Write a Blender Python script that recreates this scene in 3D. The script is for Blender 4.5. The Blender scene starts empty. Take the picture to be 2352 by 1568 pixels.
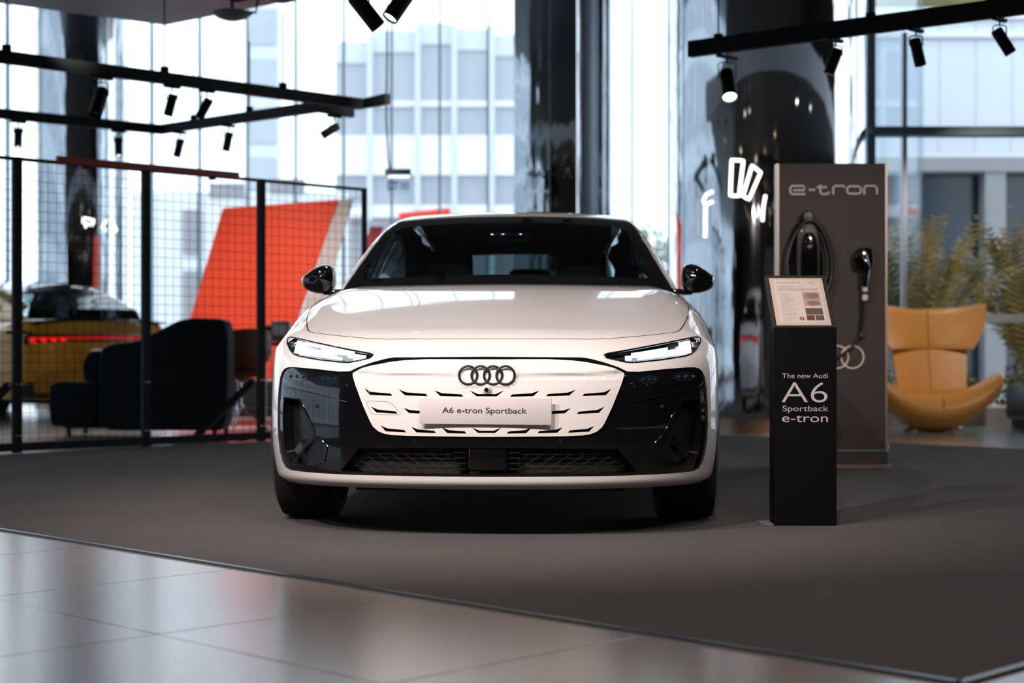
import bpy, bmesh, math, random
import numpy as np
from mathutils import Vector, Matrix
from mathutils.geometry import delaunay_2d_cdt

random.seed(7)
sc = bpy.context.scene
col = sc.collection
PI = math.pi

# ------------------------------------------------------------------ camera
cd = bpy.data.cameras.new('camera')
cam = bpy.data.objects.new('camera', cd)
col.objects.link(cam)
cam.location = (0, 0, .76)
cam.rotation_euler = (PI / 2, 0, 0)
cd.sensor_width = 36
cd.lens = 3776 / 2352 * 36
cd.shift_y = 16 / 2352
cd.clip_end = 400
cd.dof.use_dof = True
cd.dof.focus_distance = 6.55
cd.dof.aperture_fstop = 2.2
sc.camera = cam

# ------------------------------------------------------------------ daylight (overcast sky) and exposure
world = bpy.data.worlds.new('overcast_sky')
sc.world = world
world.use_nodes = True
wn = world.node_tree
bg = wn.nodes['Background']
bg.inputs[0].default_value = (.84, .92, 1.0, 1)
bg.inputs[1].default_value = 2.6
sc.view_settings.view_transform = 'Standard'
sc.view_settings.look = 'None'
sc.view_settings.exposure = 0.0
sc.view_settings.gamma = 1.0
sc.view_settings.use_curve_mapping = False

# ------------------------------------------------------------------ materials
def mat(name, c, rough=.5, metal=0., coat=0., spec=.5, noise=0., nscale=20., emit=None, es=0., bump=0., bscale=200., coat_rough=.03, sheen=0.):
    m = bpy.data.materials.new(name)
    m.use_nodes = True
    nt = m.node_tree
    b = nt.nodes['Principled BSDF']
    b.inputs['Base Color'].default_value = (*c, 1)
    b.inputs['Roughness'].default_value = rough
    b.inputs['Metallic'].default_value = metal
    b.inputs['Coat Weight'].default_value = coat
    b.inputs['Coat Roughness'].default_value = coat_rough
    b.inputs['Specular IOR Level'].default_value = spec
    b.inputs['Sheen Weight'].default_value = sheen
    if emit:
        b.inputs['Emission Color'].default_value = (*emit, 1)
        b.inputs['Emission Strength'].default_value = es
    if noise or bump:
        tc = nt.nodes.new('ShaderNodeTexCoord')
    if noise:
        n = nt.nodes.new('ShaderNodeTexNoise'); n.inputs['Scale'].default_value = nscale; n.inputs['Detail'].default_value = 5
        nt.links.new(tc.outputs['Object'], n.inputs['Vector'])
        mx = nt.nodes.new('ShaderNodeMix'); mx.data_type = 'RGBA'
        mx.inputs[6].default_value = (*[max(0, v * (1 - noise)) for v in c], 1)
        mx.inputs[7].default_value = (*[min(1, v * (1 + noise)) for v in c], 1)
        nt.links.new(n.outputs['Fac'], mx.inputs[0]); nt.links.new(mx.outputs[2], b.inputs['Base Color'])
    if bump:
        n2 = nt.nodes.new('ShaderNodeTexNoise'); n2.inputs['Scale'].default_value = bscale; n2.inputs['Detail'].default_value = 3
        nt.links.new(tc.outputs['Object'], n2.inputs['Vector'])
        bp = nt.nodes.new('ShaderNodeBump'); bp.inputs['Strength'].default_value = bump; bp.inputs['Distance'].default_value = .01
        nt.links.new(n2.outputs['Fac'], bp.inputs['Height']); nt.links.new(bp.outputs['Normal'], b.inputs['Normal'])
    return m

def glassmat(name, tint, gloss=.08, rough=.0, ior=1.5):
    m = bpy.data.materials.new(name); m.use_nodes = True
    nt = m.node_tree; nt.nodes.clear()
    o = nt.nodes.new('ShaderNodeOutputMaterial'); t = nt.nodes.new('ShaderNodeBsdfTransparent'); g = nt.nodes.new('ShaderNodeBsdfGlossy')
    t.inputs[0].default_value = (*tint, 1); g.inputs['Roughness'].default_value = rough
    f = nt.nodes.new('ShaderNodeFresnel'); f.inputs[0].default_value = ior
    ge = nt.nodes.new('ShaderNodeNewGeometry'); mi = nt.nodes.new('ShaderNodeMapRange')      # thin sheet: the same reflection from both sides
    mi.inputs['To Min'].default_value = ior; mi.inputs['To Max'].default_value = 1 / ior
    nt.links.new(ge.outputs['Backfacing'], mi.inputs['Value']); nt.links.new(mi.outputs['Result'], f.inputs[0])
    mx = nt.nodes.new('ShaderNodeMixShader')
    nt.links.new(f.outputs[0], mx.inputs[0]); nt.links.new(t.outputs[0], mx.inputs[1]); nt.links.new(g.outputs[0], mx.inputs[2])
    nt.links.new(mx.outputs[0], o.inputs[0])
    return m

def emitmat(name, c, s):
    m = bpy.data.materials.new(name); m.use_nodes = True
    nt = m.node_tree; nt.nodes.clear()
    o = nt.nodes.new('ShaderNodeOutputMaterial'); e = nt.nodes.new('ShaderNodeEmission')
    e.inputs[0].default_value = (*c, 1); e.inputs[1].default_value = s
    nt.links.new(e.outputs[0], o.inputs[0])
    return m

M = {}
M['paint'] = mat('white_car_paint', (.80, .765, .75), .38, coat=1.0, noise=.015, nscale=300)
M['gold'] = mat('gold_car_paint', (.30, .150, .010), .35, metal=.35, coat=1.0, noise=.03, nscale=300)
M['gloss'] = mat('gloss_black', (.004, .004, .005), .08, coat=1.0, noise=.1)
M['satin'] = mat('satin_black', (.010, .010, .011), .35, noise=.1)
M['dark'] = mat('dark_plastic', (.012, .012, .013), .6, noise=.15)
M['rubber'] = mat('tyre_rubber', (.012, .012, .012), .7, noise=.2)
M['rim'] = mat('wheel_alloy', (.06, .06, .065), .3, metal=.9, noise=.1)
M['chrome'] = mat('chrome_trim', (.75, .75, .76), .12, metal=1, noise=.03)
M['inside'] = mat('cabin_fabric', (.010, .010, .012), .8, noise=.2)
M['wglass'] = glassmat('tinted_windscreen', (.38, .47, .49), ior=1.40)
M['privacy'] = glassmat('privacy_glass', (.03, .035, .04), ior=1.22)
M['lens'] = glassmat('clear_lens', (.93, .95, .97), ior=1.4)
M['led'] = emitmat('lit_led', (.86, .94, 1.0), 5)
M['redlight'] = emitmat('red_light_bar', (1, .018, .012), .85)
M['reddim'] = mat('red_lamp_lens', (.25, .005, .004), .2, coat=1, noise=.05)
M['plate'] = mat('number_plate_white', (.66, .62, .62), .45, noise=.03)
M['ink'] = mat('dark_ink', (.02, .018, .025), .5, noise=.05)
M['seam'] = mat('panel_gap', (.03, .025, .025), .6, noise=.05)
M['lensdark'] = mat('dark_lens', (.006, .012, .016), .08, coat=1, noise=.1)

# ------------------------------------------------------------------ object helpers
def link(name, me, m=None, parent=None, smooth=False):
    o = bpy.data.objects.new(name, me); col.objects.link(o)
    if m is not None and len(me.materials) == 0: me.materials.append(m)
    if parent is not None: o.parent = parent
    if smooth:
        me.polygons.foreach_set('use_smooth', [True] * len(me.polygons))
    return o
def mesh(name, v, f, m=None, parent=None, smooth=False):
    me = bpy.data.meshes.new(name)
    me.from_pydata([tuple(map(float, p)) for p in v], [], [tuple(int(i) for i in q) for q in f]); me.update()
    return link(name, me, m, parent, smooth)
def empty(name, loc=(0, 0, 0), rz=0.):
    o = bpy.data.objects.new(name, None); col.objects.link(o); o.location = loc; o.rotation_euler = (0, 0, rz); o.empty_display_size = .1
    return o
def tag(o, label=None, cat=None, group=None, kind=None):
    if label: o['label'] = label
    if cat: o['category'] = cat
    if group: o['group'] = group
    if kind: o['kind'] = kind
    return o
def thing(name, label, cat, loc=(0, 0, 0), rz=0., group=None):
    return tag(empty(name, loc, rz), label, cat, group)
def autosmooth(o, deg=35):
    me = o.data
    me.polygons.foreach_set('use_smooth', [True] * len(me.polygons))
    me.set_sharp_from_angle(angle=math.radians(deg))
    return o
def box(name, c, d, m, parent=None, bev=0., seg=2, rot=None):
    """box centred at c with full dimensions d"""
    bm = bmesh.new(); bmesh.ops.create_cube(bm, size=1)
    bmesh.ops.scale(bm, vec=d, verts=bm.verts)
    if bev: bmesh.ops.bevel(bm, geom=bm.edges[:] , offset=bev, segments=seg, profile=.5, affect='EDGES')
    if rot is not None: bmesh.ops.transform(bm, matrix=rot, verts=bm.verts)
    bmesh.ops.translate(bm, vec=c, verts=bm.verts)
    me = bpy.data.meshes.new(name); bm.to_mesh(me); bm.free()
    o = link(name, me, m, parent)
    if bev: autosmooth(o, 40)
    return o
def cyl(name, a, b, r, m, parent=None, n=20, r2=None, caps=True):
    a = Vector(a); b = Vector(b); d = b - a; r2 = r if r2 is None else r2
    q = d.to_track_quat('Z', 'Y').to_matrix()
    v = []
    for p, rr in ((a, r), (b, r2)):
        for i in range(n):
            t = 2 * PI * i / n
            v.append(p + q @ Vector((rr * math.cos(t), rr * math.sin(t), 0)))
    f = [(i, (i + 1) % n, n + (i + 1) % n, n + i) for i in range(n)]
    if caps: f += [tuple(range(n - 1, -1, -1)), tuple(range(n, 2 * n))]
    o = mesh(name, v, f, m, parent)
    return autosmooth(o, 40)
def tube(name, pts, r, m, parent=None, n=10, closed=False, rect=None, up=Vector((0, 0, 1))):
    """sweep a circle (or a w x h rectangle) along a polyline"""
    P = [Vector(p) for p in pts]; k = len(P); v = []; f = []
    prof = [(math.cos(2 * PI * i / n) * r, math.sin(2 * PI * i / n) * r) for i in range(n)] if rect is None else \
        [(-rect[0] / 2, -rect[1] / 2), (rect[0] / 2, -rect[1] / 2), (rect[0] / 2, rect[1] / 2), (-rect[0] / 2, rect[1] / 2)]
    n = len(prof)
    last = None
    for i, p in enumerate(P):
        if closed: a = P[i - 1]; b = P[(i + 1) % k]
        else: a = P[max(0, i - 1)]; b = P[min(k - 1, i + 1)]
        t = (b - a).normalized()
        s = t.cross(up)
        if s.length < 1e-3: s = last if last is not None else t.cross(Vector((1, 0, 0)))
        s = s - t * s.dot(t); s.normalize()
        if last is not None and s.dot(last) < 0: s = -s
        last = s; u = s.cross(t).normalized()
        sc_ = 1.
        if rect is not None and 0 < i < k - 1 and not closed:
            c = (p - a).normalized().dot((b - p).normalized()); sc_ = 1 / max(.3, math.sqrt((1 + c) / 2))
        for (x, y) in prof: v.append(p + s * x * sc_ + u * y)
    m_ = k if closed else k - 1
    for i in range(m_):
        j = (i + 1) % k
        for q in range(n):
            f.append((i * n + q, i * n + (q + 1) % n, j * n + (q + 1) % n, j * n + q))
    if not closed: f += [tuple(range(n - 1, -1, -1)), tuple(range((k - 1) * n, k * n))]
    o = mesh(name, v, f, m, parent)
    return autosmooth(o, 50)
def lathe(name, prof, m, parent=None, n=40, loc=(0, 0, 0), axis='Z', closed=False):
    v = []; f = []
    k = len(prof)
    for i in range(n):
        t = 2 * PI * i / n; c, s = math.cos(t), math.sin(t)
        for (r, h) in prof:
            p = (r * c, r * s, h) if axis == 'Z' else ((h, r * c, r * s) if axis == 'X' else (r * c, h, r * s))
            v.append((p[0] + loc[0], p[1] + loc[1], p[2] + loc[2]))
    for i in range(n):
        j = (i + 1) % n
        for q in range(k if closed else k - 1):
            f.append((i * k + q, j * k + q, j * k + (q + 1) % k, i * k + (q + 1) % k))
    bm = bmesh.new(); me = bpy.data.meshes.new(name); me.from_pydata(v, [], f); bm.from_mesh(me)
    bmesh.ops.remove_doubles(bm, verts=bm.verts, dist=1e-5); bmesh.ops.recalc_face_normals(bm, faces=bm.faces); bm.to_mesh(me); bm.free()
    o = link(name, me, m, parent)
    return autosmooth(o, 35)
def prism(name, poly, y0, y1, m, parent=None, axis='Y', bev=0.):
    """polygon (a,b) extruded along an axis; axis Y: (a, y, b); axis X: (x, a, b); axis Z: (a, b, z)"""
    def P(a, b, y): return (a, y, b) if axis == 'Y' else ((y, a, b) if axis == 'X' else (a, b, y))
    n = len(poly)
    bm = bmesh.new()
    A = [bm.verts.new(P(a, b, y0)) for a, b in poly]; B = [bm.verts.new(P(a, b, y1)) for a, b in poly]
    bm.faces.new(A); bm.faces.new(B[::-1])
    for i in range(n):
        bm.faces.new((A[i], B[i], B[(i + 1) % n], A[(i + 1) % n]))
    bmesh.ops.recalc_face_normals(bm, faces=bm.faces)
    if bev: bmesh.ops.bevel(bm, geom=bm.edges[:], offset=bev, segments=3, profile=.5, affect='EDGES')
    me = bpy.data.meshes.new(name); bm.to_mesh(me); bm.free()
    o = link(name, me, m, parent)
    if bev: autosmooth(o, 40)
    return o
def text(name, s, h, m, parent, loc, rot=(PI / 2, 0, 0), xs=1., align='CENTER', off=0., ext=.0004, w=None):
    cu = bpy.data.curves.new(name, 'FONT'); cu.body = s; cu.size = 1; cu.align_x = align; cu.offset = off; cu.extrude = 0
    o = bpy.data.objects.new('tmp_text', cu); col.objects.link(o)
    dg = bpy.context.evaluated_depsgraph_get(); dg.update()
    me = bpy.data.meshes.new_from_object(o.evaluated_get(dg)); me.name = name
    bpy.data.objects.remove(o); bpy.data.curves.remove(cu)
    co = np.empty(len(me.vertices) * 3); me.vertices.foreach_get('co', co); co = co.reshape(-1, 3)
    k = h / .70
    co[:, 1] *= k; co[:, 0] *= k * xs
    if w is not None:
        e = co[:, 0].max() - co[:, 0].min(); co[:, 0] *= w / e
    me.vertices.foreach_set('co', co.ravel()); me.update(); me.materials.clear()
    t = link(name, me, m, parent); t.location = loc; t.rotation_euler = rot
    return t
def copy_tree(o, parent=None):
    c = o.copy(); col.objects.link(c); c.parent = parent
    for ch in list(o.children): copy_tree(ch, c)
    return c
def pq(p, q): return ((q - p) / math.sqrt(2), (q + p) / math.sqrt(2))
def on_p(p, px):
    """point of the floor line p = const seen at column px"""
    k = (px - 1176) / 3776; c = p * math.sqrt(2); Y = c / (1 - k); return k * Y, Y
# ------------------------------------------------------------------ the setting: floor, carpet, ceiling, walls, columns, glazing
def tilemat(name, c, grid=None):
    m = mat(name, c, .24, noise=.10, nscale=1.6, spec=.6, bump=.02, bscale=60, coat=.5, coat_rough=.2)
    nt = m.node_tree; b = nt.nodes['Principled BSDF']
    if grid:
        tc = nt.nodes.new('ShaderNodeTexCoord'); mp = nt.nodes.new('ShaderNodeMapping'); mp.inputs['Rotation'].default_value = (0, 0, PI / 4)
        br = nt.nodes.new('ShaderNodeTexBrick'); br.offset = 0; br.inputs['Scale'].default_value = 1
        br.inputs['Brick Width'].default_value = grid; br.inputs['Row Height'].default_value = grid; br.inputs['Mortar Size'].default_value = .004
        src = b.inputs['Base Color'].links[0].from_socket
        br.inputs['Mortar'].default_value = (.12, .10, .09, 1)
        nt.links.new(tc.outputs['Object'], mp.inputs['Vector']); nt.links.new(mp.outputs[0], br.inputs['Vector'])
        nt.links.new(src, br.inputs['Color1']); nt.links.new(src, br.inputs['Color2']); nt.links.new(br.outputs['Color'], b.inputs['Base Color'])
    return m
M['tile'] = tilemat('porcelain_tile', (.235, .178, .148))
M['tilefar'] = tilemat('porcelain_tile_field', (.30, .27, .25), .935)
M['grout'] = mat('grout', (.03, .026, .024), .8, noise=.2)
def carpetmat():
    m = mat('carpet_pile', (.062, .053, .049), .95, bump=.6, bscale=420, spec=.1, sheen=.15)
    nt = m.node_tree; b = nt.nodes['Principled BSDF']
    tc = nt.nodes.new('ShaderNodeTexCoord')
    a = nt.nodes.new('ShaderNodeTexNoise'); a.inputs['Scale'].default_value = 150; a.inputs['Detail'].default_value = 6; a.inputs['Roughness'].default_value = .75
    c = nt.nodes.new('ShaderNodeTexNoise'); c.inputs['Scale'].default_value = 2.2; c.inputs['Detail'].default_value = 4
    r = nt.nodes.new('ShaderNodeValToRGB'); r.color_ramp.elements[0].position = .36; r.color_ramp.elements[1].position = .66
    r.color_ramp.elements[0].color = (.010, .0082, .0078, 1); r.color_ramp.elements[1].color = (.112, .089, .080, 1)
    r2 = nt.nodes.new('ShaderNodeValToRGB'); r2.color_ramp.elements[0].position = .3; r2.color_ramp.elements[1].position = .7
    r2.color_ramp.elements[0].color = (.80, .80, .80, 1); r2.color_ramp.elements[1].color = (1.1, 1.1, 1.1, 1)
    mx = nt.nodes.new('ShaderNodeMix'); mx.data_type = 'RGBA'; mx.blend_type = 'MULTIPLY'; mx.inputs[0].default_value = 1
    nt.links.new(tc.outputs['Object'], a.inputs['Vector']); nt.links.new(tc.outputs['Object'], c.inputs['Vector'])
    nt.links.new(a.outputs['Fac'], r.inputs[0]); nt.links.new(c.outputs['Fac'], r2.inputs[0])
    nt.links.new(r.outputs[0], mx.inputs[6]); nt.links.new(r2.outputs[0], mx.inputs[7]); nt.links.new(mx.outputs[2], b.inputs['Base Color'])
    return m
M['carpet'] = carpetmat()
M['metaldark'] = mat('dark_metal_trim', (.10, .10, .105), .32, metal=.9, noise=.1)
M['ceil'] = mat('soffit_panel', (.20, .21, .225), .45, noise=.06, nscale=3)
M['wall'] = mat('dark_wall', (.055, .045, .040), .7, noise=.2, nscale=2)
M['concrete'] = mat('pale_concrete', (.42, .40, .39), .75, noise=.1, nscale=5)
M['frame'] = mat('blued_steel_frame', (.10, .15, .18), .4, metal=.4, noise=.08)
M['fin'] = mat('glass_fin_edge', (.12, .30, .38), .25, noise=.1)
M['pane'] = glassmat('clear_pane', (.93, .965, .985), ior=1.35)
M['silver'] = mat('silver_frame', (.45, .48, .52), .35, metal=.6, noise=.05)
def chromemat(nm='polished_steel', sc_=6, st=.35, di=.012):
    m = mat(nm, (.62, .65, .68), .045, metal=1.0)
    nt = m.node_tree; b = nt.nodes['Principled BSDF']
    tc = nt.nodes.new('ShaderNodeTexCoord'); mp = nt.nodes.new('ShaderNodeMapping'); mp.inputs['Scale'].default_value = (1, 1, .12)
    n = nt.nodes.new('ShaderNodeTexNoise'); n.inputs['Scale'].default_value = sc_; n.inputs['Detail'].default_value = 3
    bp = nt.nodes.new('ShaderNodeBump'); bp.inputs['Strength'].default_value = st; bp.inputs['Distance'].default_value = di
    nt.links.new(tc.outputs['Object'], mp.inputs[0]); nt.links.new(mp.outputs[0], n.inputs[0]); nt.links.new(n.outputs['Fac'], bp.inputs['Height']); nt.links.new(bp.outputs[0], b.inputs['Normal'])
    return m
M['mirrorsteel'] = chromemat()
M['wavysteel'] = chromemat('wavy_mirror_cladding', 3.5, .6, .06)
M['bronze'] = mat('bronze_plinth', (.45, .30, .20), .25, metal=1, noise=.08)

def struct(o, label=None, cat=None): return tag(o, label, cat, kind='structure')
# floor slab and the loose tiles of the foreground
fl = mesh('floor', [(-16, -9, -.014), (12, -9, -.014), (12, 24.2, -.014), (-16, 24.2, -.014)], [(0, 1, 2, 3)], M['tilefar'])
struct(fl, 'grey beige porcelain tile floor around the carpet', 'floor')
G_ = .9345; P0, Q0 = 1.93, 3.385
tm = None
for i in range(-2, 8):
    for j in range(-3, 6):
        pc, qc = P0 + (i + .5) * G_, Q0 - (.5 + 2 - j) * G_
        X, Y = pq(pc, qc)
        if pc > P0 and qc > Q0: continue
        if Y < 2.0 or abs(X) > .42 * Y + .9 or Y > 9: continue
        if tm is None:
            o = box('tile', (0, 0, -.006), (G_ - .004, G_ - .004, .012), M['tile'], fl, .0012, 1); tm = o.data
        else: o = link('tile', tm, None, fl)
        o.location = (X, Y, -.008); o.rotation_euler = (0, 0, PI / 4 + (PI / 2) * random.randint(0, 3))
box('grout_bed', (0, 4.2, -.0138), (9, 9, .0004), M['grout'], fl)
# carpet
cpt = thing('carpet', 'large dark brown flat carpet under the white car', 'carpet')
def quad_pq(name, p0, p1, q0, q1, z0, z1, m, parent):
    c = [pq(p0, q0), pq(p0, q1), pq(p1, q1), pq(p1, q0)]
    v = [(x, y, z) for z in (z0, z1) for x, y in c]
    o = mesh(name, v, [(0, 1, 2, 3), (7, 6, 5, 4), (0, 4, 5, 1), (1, 5, 6, 2), (2, 6, 7, 3), (3, 7, 4, 0)], m, parent)
    bm = bmesh.new(); bm.from_mesh(o.data); bmesh.ops.recalc_face_normals(bm, faces=bm.faces); bm.to_mesh(o.data); bm.free()
    return o
quad_pq('pile', 1.945, 10.93, 3.40, 11.55, -.012, 0, M['carpet'], cpt)
quad_pq('edge_strip', 1.93, 10.93, 3.372, 3.398, -.012, -.0002, M['metaldark'], cpt)
quad_pq('edge_strip', 1.918, 1.944, 3.372, 11.55, -.012, -.0002, M['metaldark'], cpt)
quad_pq('edge_strip', 1.93, 10.93, 11.552, 11.585, -.012, -.0002, M['bronze'], cpt)

# ceilings
def slab(name, poly, z0, z1, m, parent=None): return prism(name, poly, z0, z1, m, parent, 'Z')
ce = struct(slab('ceiling', [(-3.05, 14.45), (-1.75, 13.38), (12, 13.1), (12, -9), (-16, -9), (-16, 4.2)], 3.6, 4.0, M['ceil']), 'grey lowered soffit over the showroom', 'ceiling')
for k in range(5):                                        # shadow gap lines under the soffit edge
    pass
ce2 = struct(slab('ceiling_upper', [(-16, 3), (12, 3), (12, 24.2), (-16, 24.2)], 8.0, 8.3, M['ceil']), 'high ceiling slab above the glazed hall', 'ceiling')
up = struct(slab('wall_upstand', [(-16, 3.0), (12, 3.0), (12, 3.2), (-16, 3.2)], 4.0, 8.0, M['wall']), 'dark upstand wall above the soffit', 'wall')
wb = struct(box('wall_back', (-2, -9.1, 1.8), (28, .2, 3.7), M['wall']), 'dark wall behind the viewer', 'wall')
wr = struct(box('wall_right', (12.1, 2, 4.0), (.2, 22, 8.0), M['wall']), 'dark wall along the right of the hall', 'wall')
wl = struct(box('wall_left', (-16.1, -5.5, 1.8), (.2, 7, 3.7), M['wall']), 'dark wall along the left near the viewer', 'wall')

# glazing: far facade, left facade, right bay
def glazing(name, label, x0, x1, y, xs, z1, vertical_fin=.05, along='x', transoms=()):
    w = struct(empty(name, (0, 0, 0)), label, 'window')
    pts = [x0] + list(xs) + [x1]
    for a, b in zip(pts[:-1], pts[1:]):
        c = ((a + b) / 2, y, z1 / 2 + .09); d = (b - a - .03, .016, z1 - .18)
        if along == 'y': c = (y, c[0], c[2]); d = (d[1], d[0], d[2])
        box('pane', c, d, M['pane'], w)
    for a in xs:
        c = (a, y - .03, z1 / 2); d = (.028, .16, z1)
        if along == 'y': c = (y + .03, a, c[2]); d = (d[1], d[0], d[2])
        box('mullion', c, d, M['fin'], w)
    c = ((x0 + x1) / 2, y, .06); d = (x1 - x0, .25, .20)
    if along == 'y': c = (y, c[0], c[2]); d = (d[1], d[0], d[2])
    box('sill', c, d, M['concrete'], w)
    return w
xs = [-15.05 + .7 * k for k in range(27)]
w1 = glazing('window_1', 'tall glass facade behind the fenced seating area', -16, 4.2, 24, xs, 8.0)
w2 = glazing('window_2', 'tall glass facade along the left side of the hall', -2, 24, -16, [-2 + 1.3 * k for k in range(1, 20)], 8.0, along='y')
w3 = glazing('window_3', 'glazed bay behind the yellow lounge chair', 2.6, 12, 16.7, [3.60, 5.6, 7.6, 9.6], 8.0)
box('frame_post', (3.62, 16.62, 4.0), (.085, .12, 8.0), M['frame'], w3)
box('frame_post', (3.97, 16.66, 2.0), (.045, .10, 3.9), M['silver'], w3)
box('transom', (7.3, 16.6, 2.945), (7.4, .22, .085), M['frame'], w3)
box('transom', (7.3, 16.62, 1.065), (7.4, .12, .08), M['silver'], w3)
w4 = struct(empty('window_4', (0, 0, 0)), 'glass return between the bay and the far facade', 'window')
box('pane', (4.2, 20.4, 3.4), (.016, 7.2, 6.5), M['pane'], w4)

# columns
def column(name, label, cx, cy, r, n=96):
    t = struct(empty(name, (cx, cy, 0)), label, 'column')
    lathe('shaft', [(r, .12), (r, 8.0)], M['mirrorsteel'], t, n)
    lathe('plinth', [(r + .025, -.012), (r + .025, .118), (r - .01, .128)], M['bronze'], t, n)
    return t
c1 = column('column_1', 'wide mirror polished round column behind the charging wall', 2.47, 16.0, .955)
c2 = column('column_2', 'mirror polished round column beyond the yellow car', -5.75, 22.0, .60)
c3 = struct(empty('column_3', (.46, 20.0, 0), -math.radians(17)), 'mirror clad square column above the car roof', 'column')
box('cladding', (0, 0 , 4.0), (.80, .42, 8.0), M['wavysteel'], c3, .02, 2)
box('cladding_seam', (.055, -.211, 4.0), (.012, .006, 8.0), M['silver'], c3)
c4 = column('column_4', 'slim mirror polished round column next to the square one', 1.10, 20.4, .22, 48)
c5 = struct(empty('column_5', (.93, 20.1, 0)), 'pale steel edge post between the mirrored columns', 'column')
box('post', (0, 0, 4.0), (.12, .3, 8.0), M['silver'], c5, .01)
# ------------------------------------------------------------------ the car body as smooth functions (x across, s from the nose back, z up)
def spl(xs, ys):
    xs=np.array(xs,float); ys=np.array(ys,float); n=len(xs); h=np.diff(xs); d=np.diff(ys)/h
    m=np.zeros(n); m[0]=d[0]; m[-1]=d[-1]
    for i in range(1,n-1):
        m[i] = 0 if d[i-1] * d[i] <= 0 else (h[i-1] + h[i]) / ((h[i] + 2*h[i-1]) / 3 / d[i-1] + (2*h[i] + h[i-1]) / 3 / d[i])
    def f(x):
        x=np.asarray(x,float); i=np.clip(np.searchsorted(xs,x)-1,0,n-2); t=(x-xs[i])/h[i]
        tc=np.clip(t,0,1); H=h[i]
        r=(2*tc**3-3*tc**2+1)*ys[i]+(tc**3-2*tc**2+tc)*H*m[i]+(-2*tc**3+3*tc**2)*ys[i+1]+(tc**3-tc**2)*H*m[i+1]
        return r+np.where(t<0,t*H*m[0],0)+np.where(t>1,(t-1)*H*m[-1],0)
    return f
def smax(a,b,k):
    h=np.maximum(k-np.abs(a-b),0)/k
    return np.maximum(a,b)+h*h*k/4
LEN=5.0
Wz=spl([.1,.18,.25,.35,.50,.65,.78,.86,.92,1.0,1.08,1.2],[.90,.932,.952,.966,.972,.970,.966,.963,.956,.925,.875,.80])
Ws=spl([0,.5,.9,1.5,2.5,3.3,3.9,4.5,5.0],[0,0,0,-.02,-.035,-.02,0,-.005,-.02])
f0=spl([.1,.195,.218,.235,.27,.33,.42,.55,.66,.72,.78,.85],[.20,.075,.014,.004,.0,-.004,-.006,.0,.012,.026,.06,.12])
r0=spl([.1,.25,.40,.60,.80,.95,1.02,1.1],[.16,.06,.02,.0,.0,-.02,-.03,.0])
zc=spl([-.2,0,.12,.4,.8,1.1,1.22,1.33,1.45,1.8,2.4,3.0,4.0,4.6,5.0,5.2],[.70,.762,.805,.871,.962,1.025,1.046,1.061,1.070,1.082,1.09,1.09,1.085,1.075,1.06,1.05])
Hc=spl([0,.3,.8,1.3,1.8,5],[.05,.06,.06,.04,.015,.02])
def H(x,s):
    x=np.abs(x)
    c=Hc(s)
    d=x-(.39+.45*np.clip(s-.05,0,.95))      # crease line
    cr=.045*(np.sqrt(d*d+.0001)+d)*np.clip((1.9-s)/.8,0,1)
    return zc(s)-c*x*x-cr
AF,NF=.74,2.5
AR,NR=.70,2.6
def se(x,w,a,n):
    q=np.clip(np.abs(x)/w,0,1)
    return a*(1-np.clip(1-q**n,0,1)**(1/n))+np.maximum(np.abs(x)-w,0)*30
def F(x,z): return f0(z)+se(x,Wz(z),AF,NF)
def R(x,z): return LEN-r0(z)-se(x,Wz(z)-.01,AR,NR)
def G(x,s,z):
    ax=np.abs(x)
    w=Wz(z)+Ws(s)
    a=np.maximum(np.maximum(F(ax,z)-s,s-R(ax,z)),ax-w)
    return smax(a,z-H(ax,s),.17)
# greenhouse
ztop=spl([1.22,1.45,1.82,2.18,2.45,2.7,3.05,3.5,4.0,4.4,4.75,5.0],[.96,1.070,1.262,1.420,1.500,1.525,1.531,1.495,1.38,1.235,1.10,1.0])
def HG(x,s):
    ax=np.abs(x); se_=s-.46*np.clip(ax/.84,0,1.2)**2*np.clip((3.0-s)/1.2,0,1)
    return ztop(se_)-.03*(ax/.65)**2*np.clip((s-1.9)/.6,0,1)
Wg=spl([.95,1.06,1.2,1.35,1.45,1.55],[.90,.868,.808,.732,.668,.57])
WgS=spl([1.5,2.2,3.0,3.6,4.3,5.0],[0,0,.0,-.02,-.10,-.2])
def GG(x,s,z):
    return smax(np.abs(x)-Wg(z)-WgS(s), z-HG(x,s), .06)
def solve(fn, n, lo, hi):
    """fn(t)->G ; outside at lo (G>0), inside at hi; vector bisect"""
    lo=np.full(n,float(lo)) if np.isscalar(lo) else lo.copy(); hi=np.full(n,float(hi)) if np.isscalar(hi) else hi.copy()
    for _ in range(36):
        m=(lo+hi)/2; g=fn(m)>0
        lo=np.where(g,m,lo); hi=np.where(g,hi,m)
    return (lo+hi)/2
def front_s(x,z,G=G): x=np.asarray(x,float); return solve(lambda t:G(x,t,z),x.shape,-.6,2.6)
def top_z(x,s,G=G): x=np.asarray(x,float); return solve(lambda t:G(x,s,t),x.shape,1.9,.3)
def side_x(s,z,G=G): s=np.asarray(s,float); return solve(lambda t:G(t,s,z),s.shape,1.4,0.)
def rear_s(x,z,G=G): x=np.asarray(x,float); return solve(lambda t:G(x,t,z),x.shape,5.8,2.5)
def mirror(half):
    """close a half outline that starts and ends on x = 0 (or not) by its mirror image"""
    h = list(half)
    return h + [(-a, b) for a, b in reversed(h) if a > 1e-6]
def rnd(poly, it=2):
    """Chaikin corner cutting"""
    for _ in range(it):
        q = []
        n = len(poly)
        for i in range(n):
            a = poly[i]; b = poly[(i + 1) % n]
            q += [(a[0] * .75 + b[0] * .25, a[1] * .75 + b[1] * .25), (a[0] * .25 + b[0] * .75, a[1] * .25 + b[1] * .75)]
        poly = q
    return poly
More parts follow.
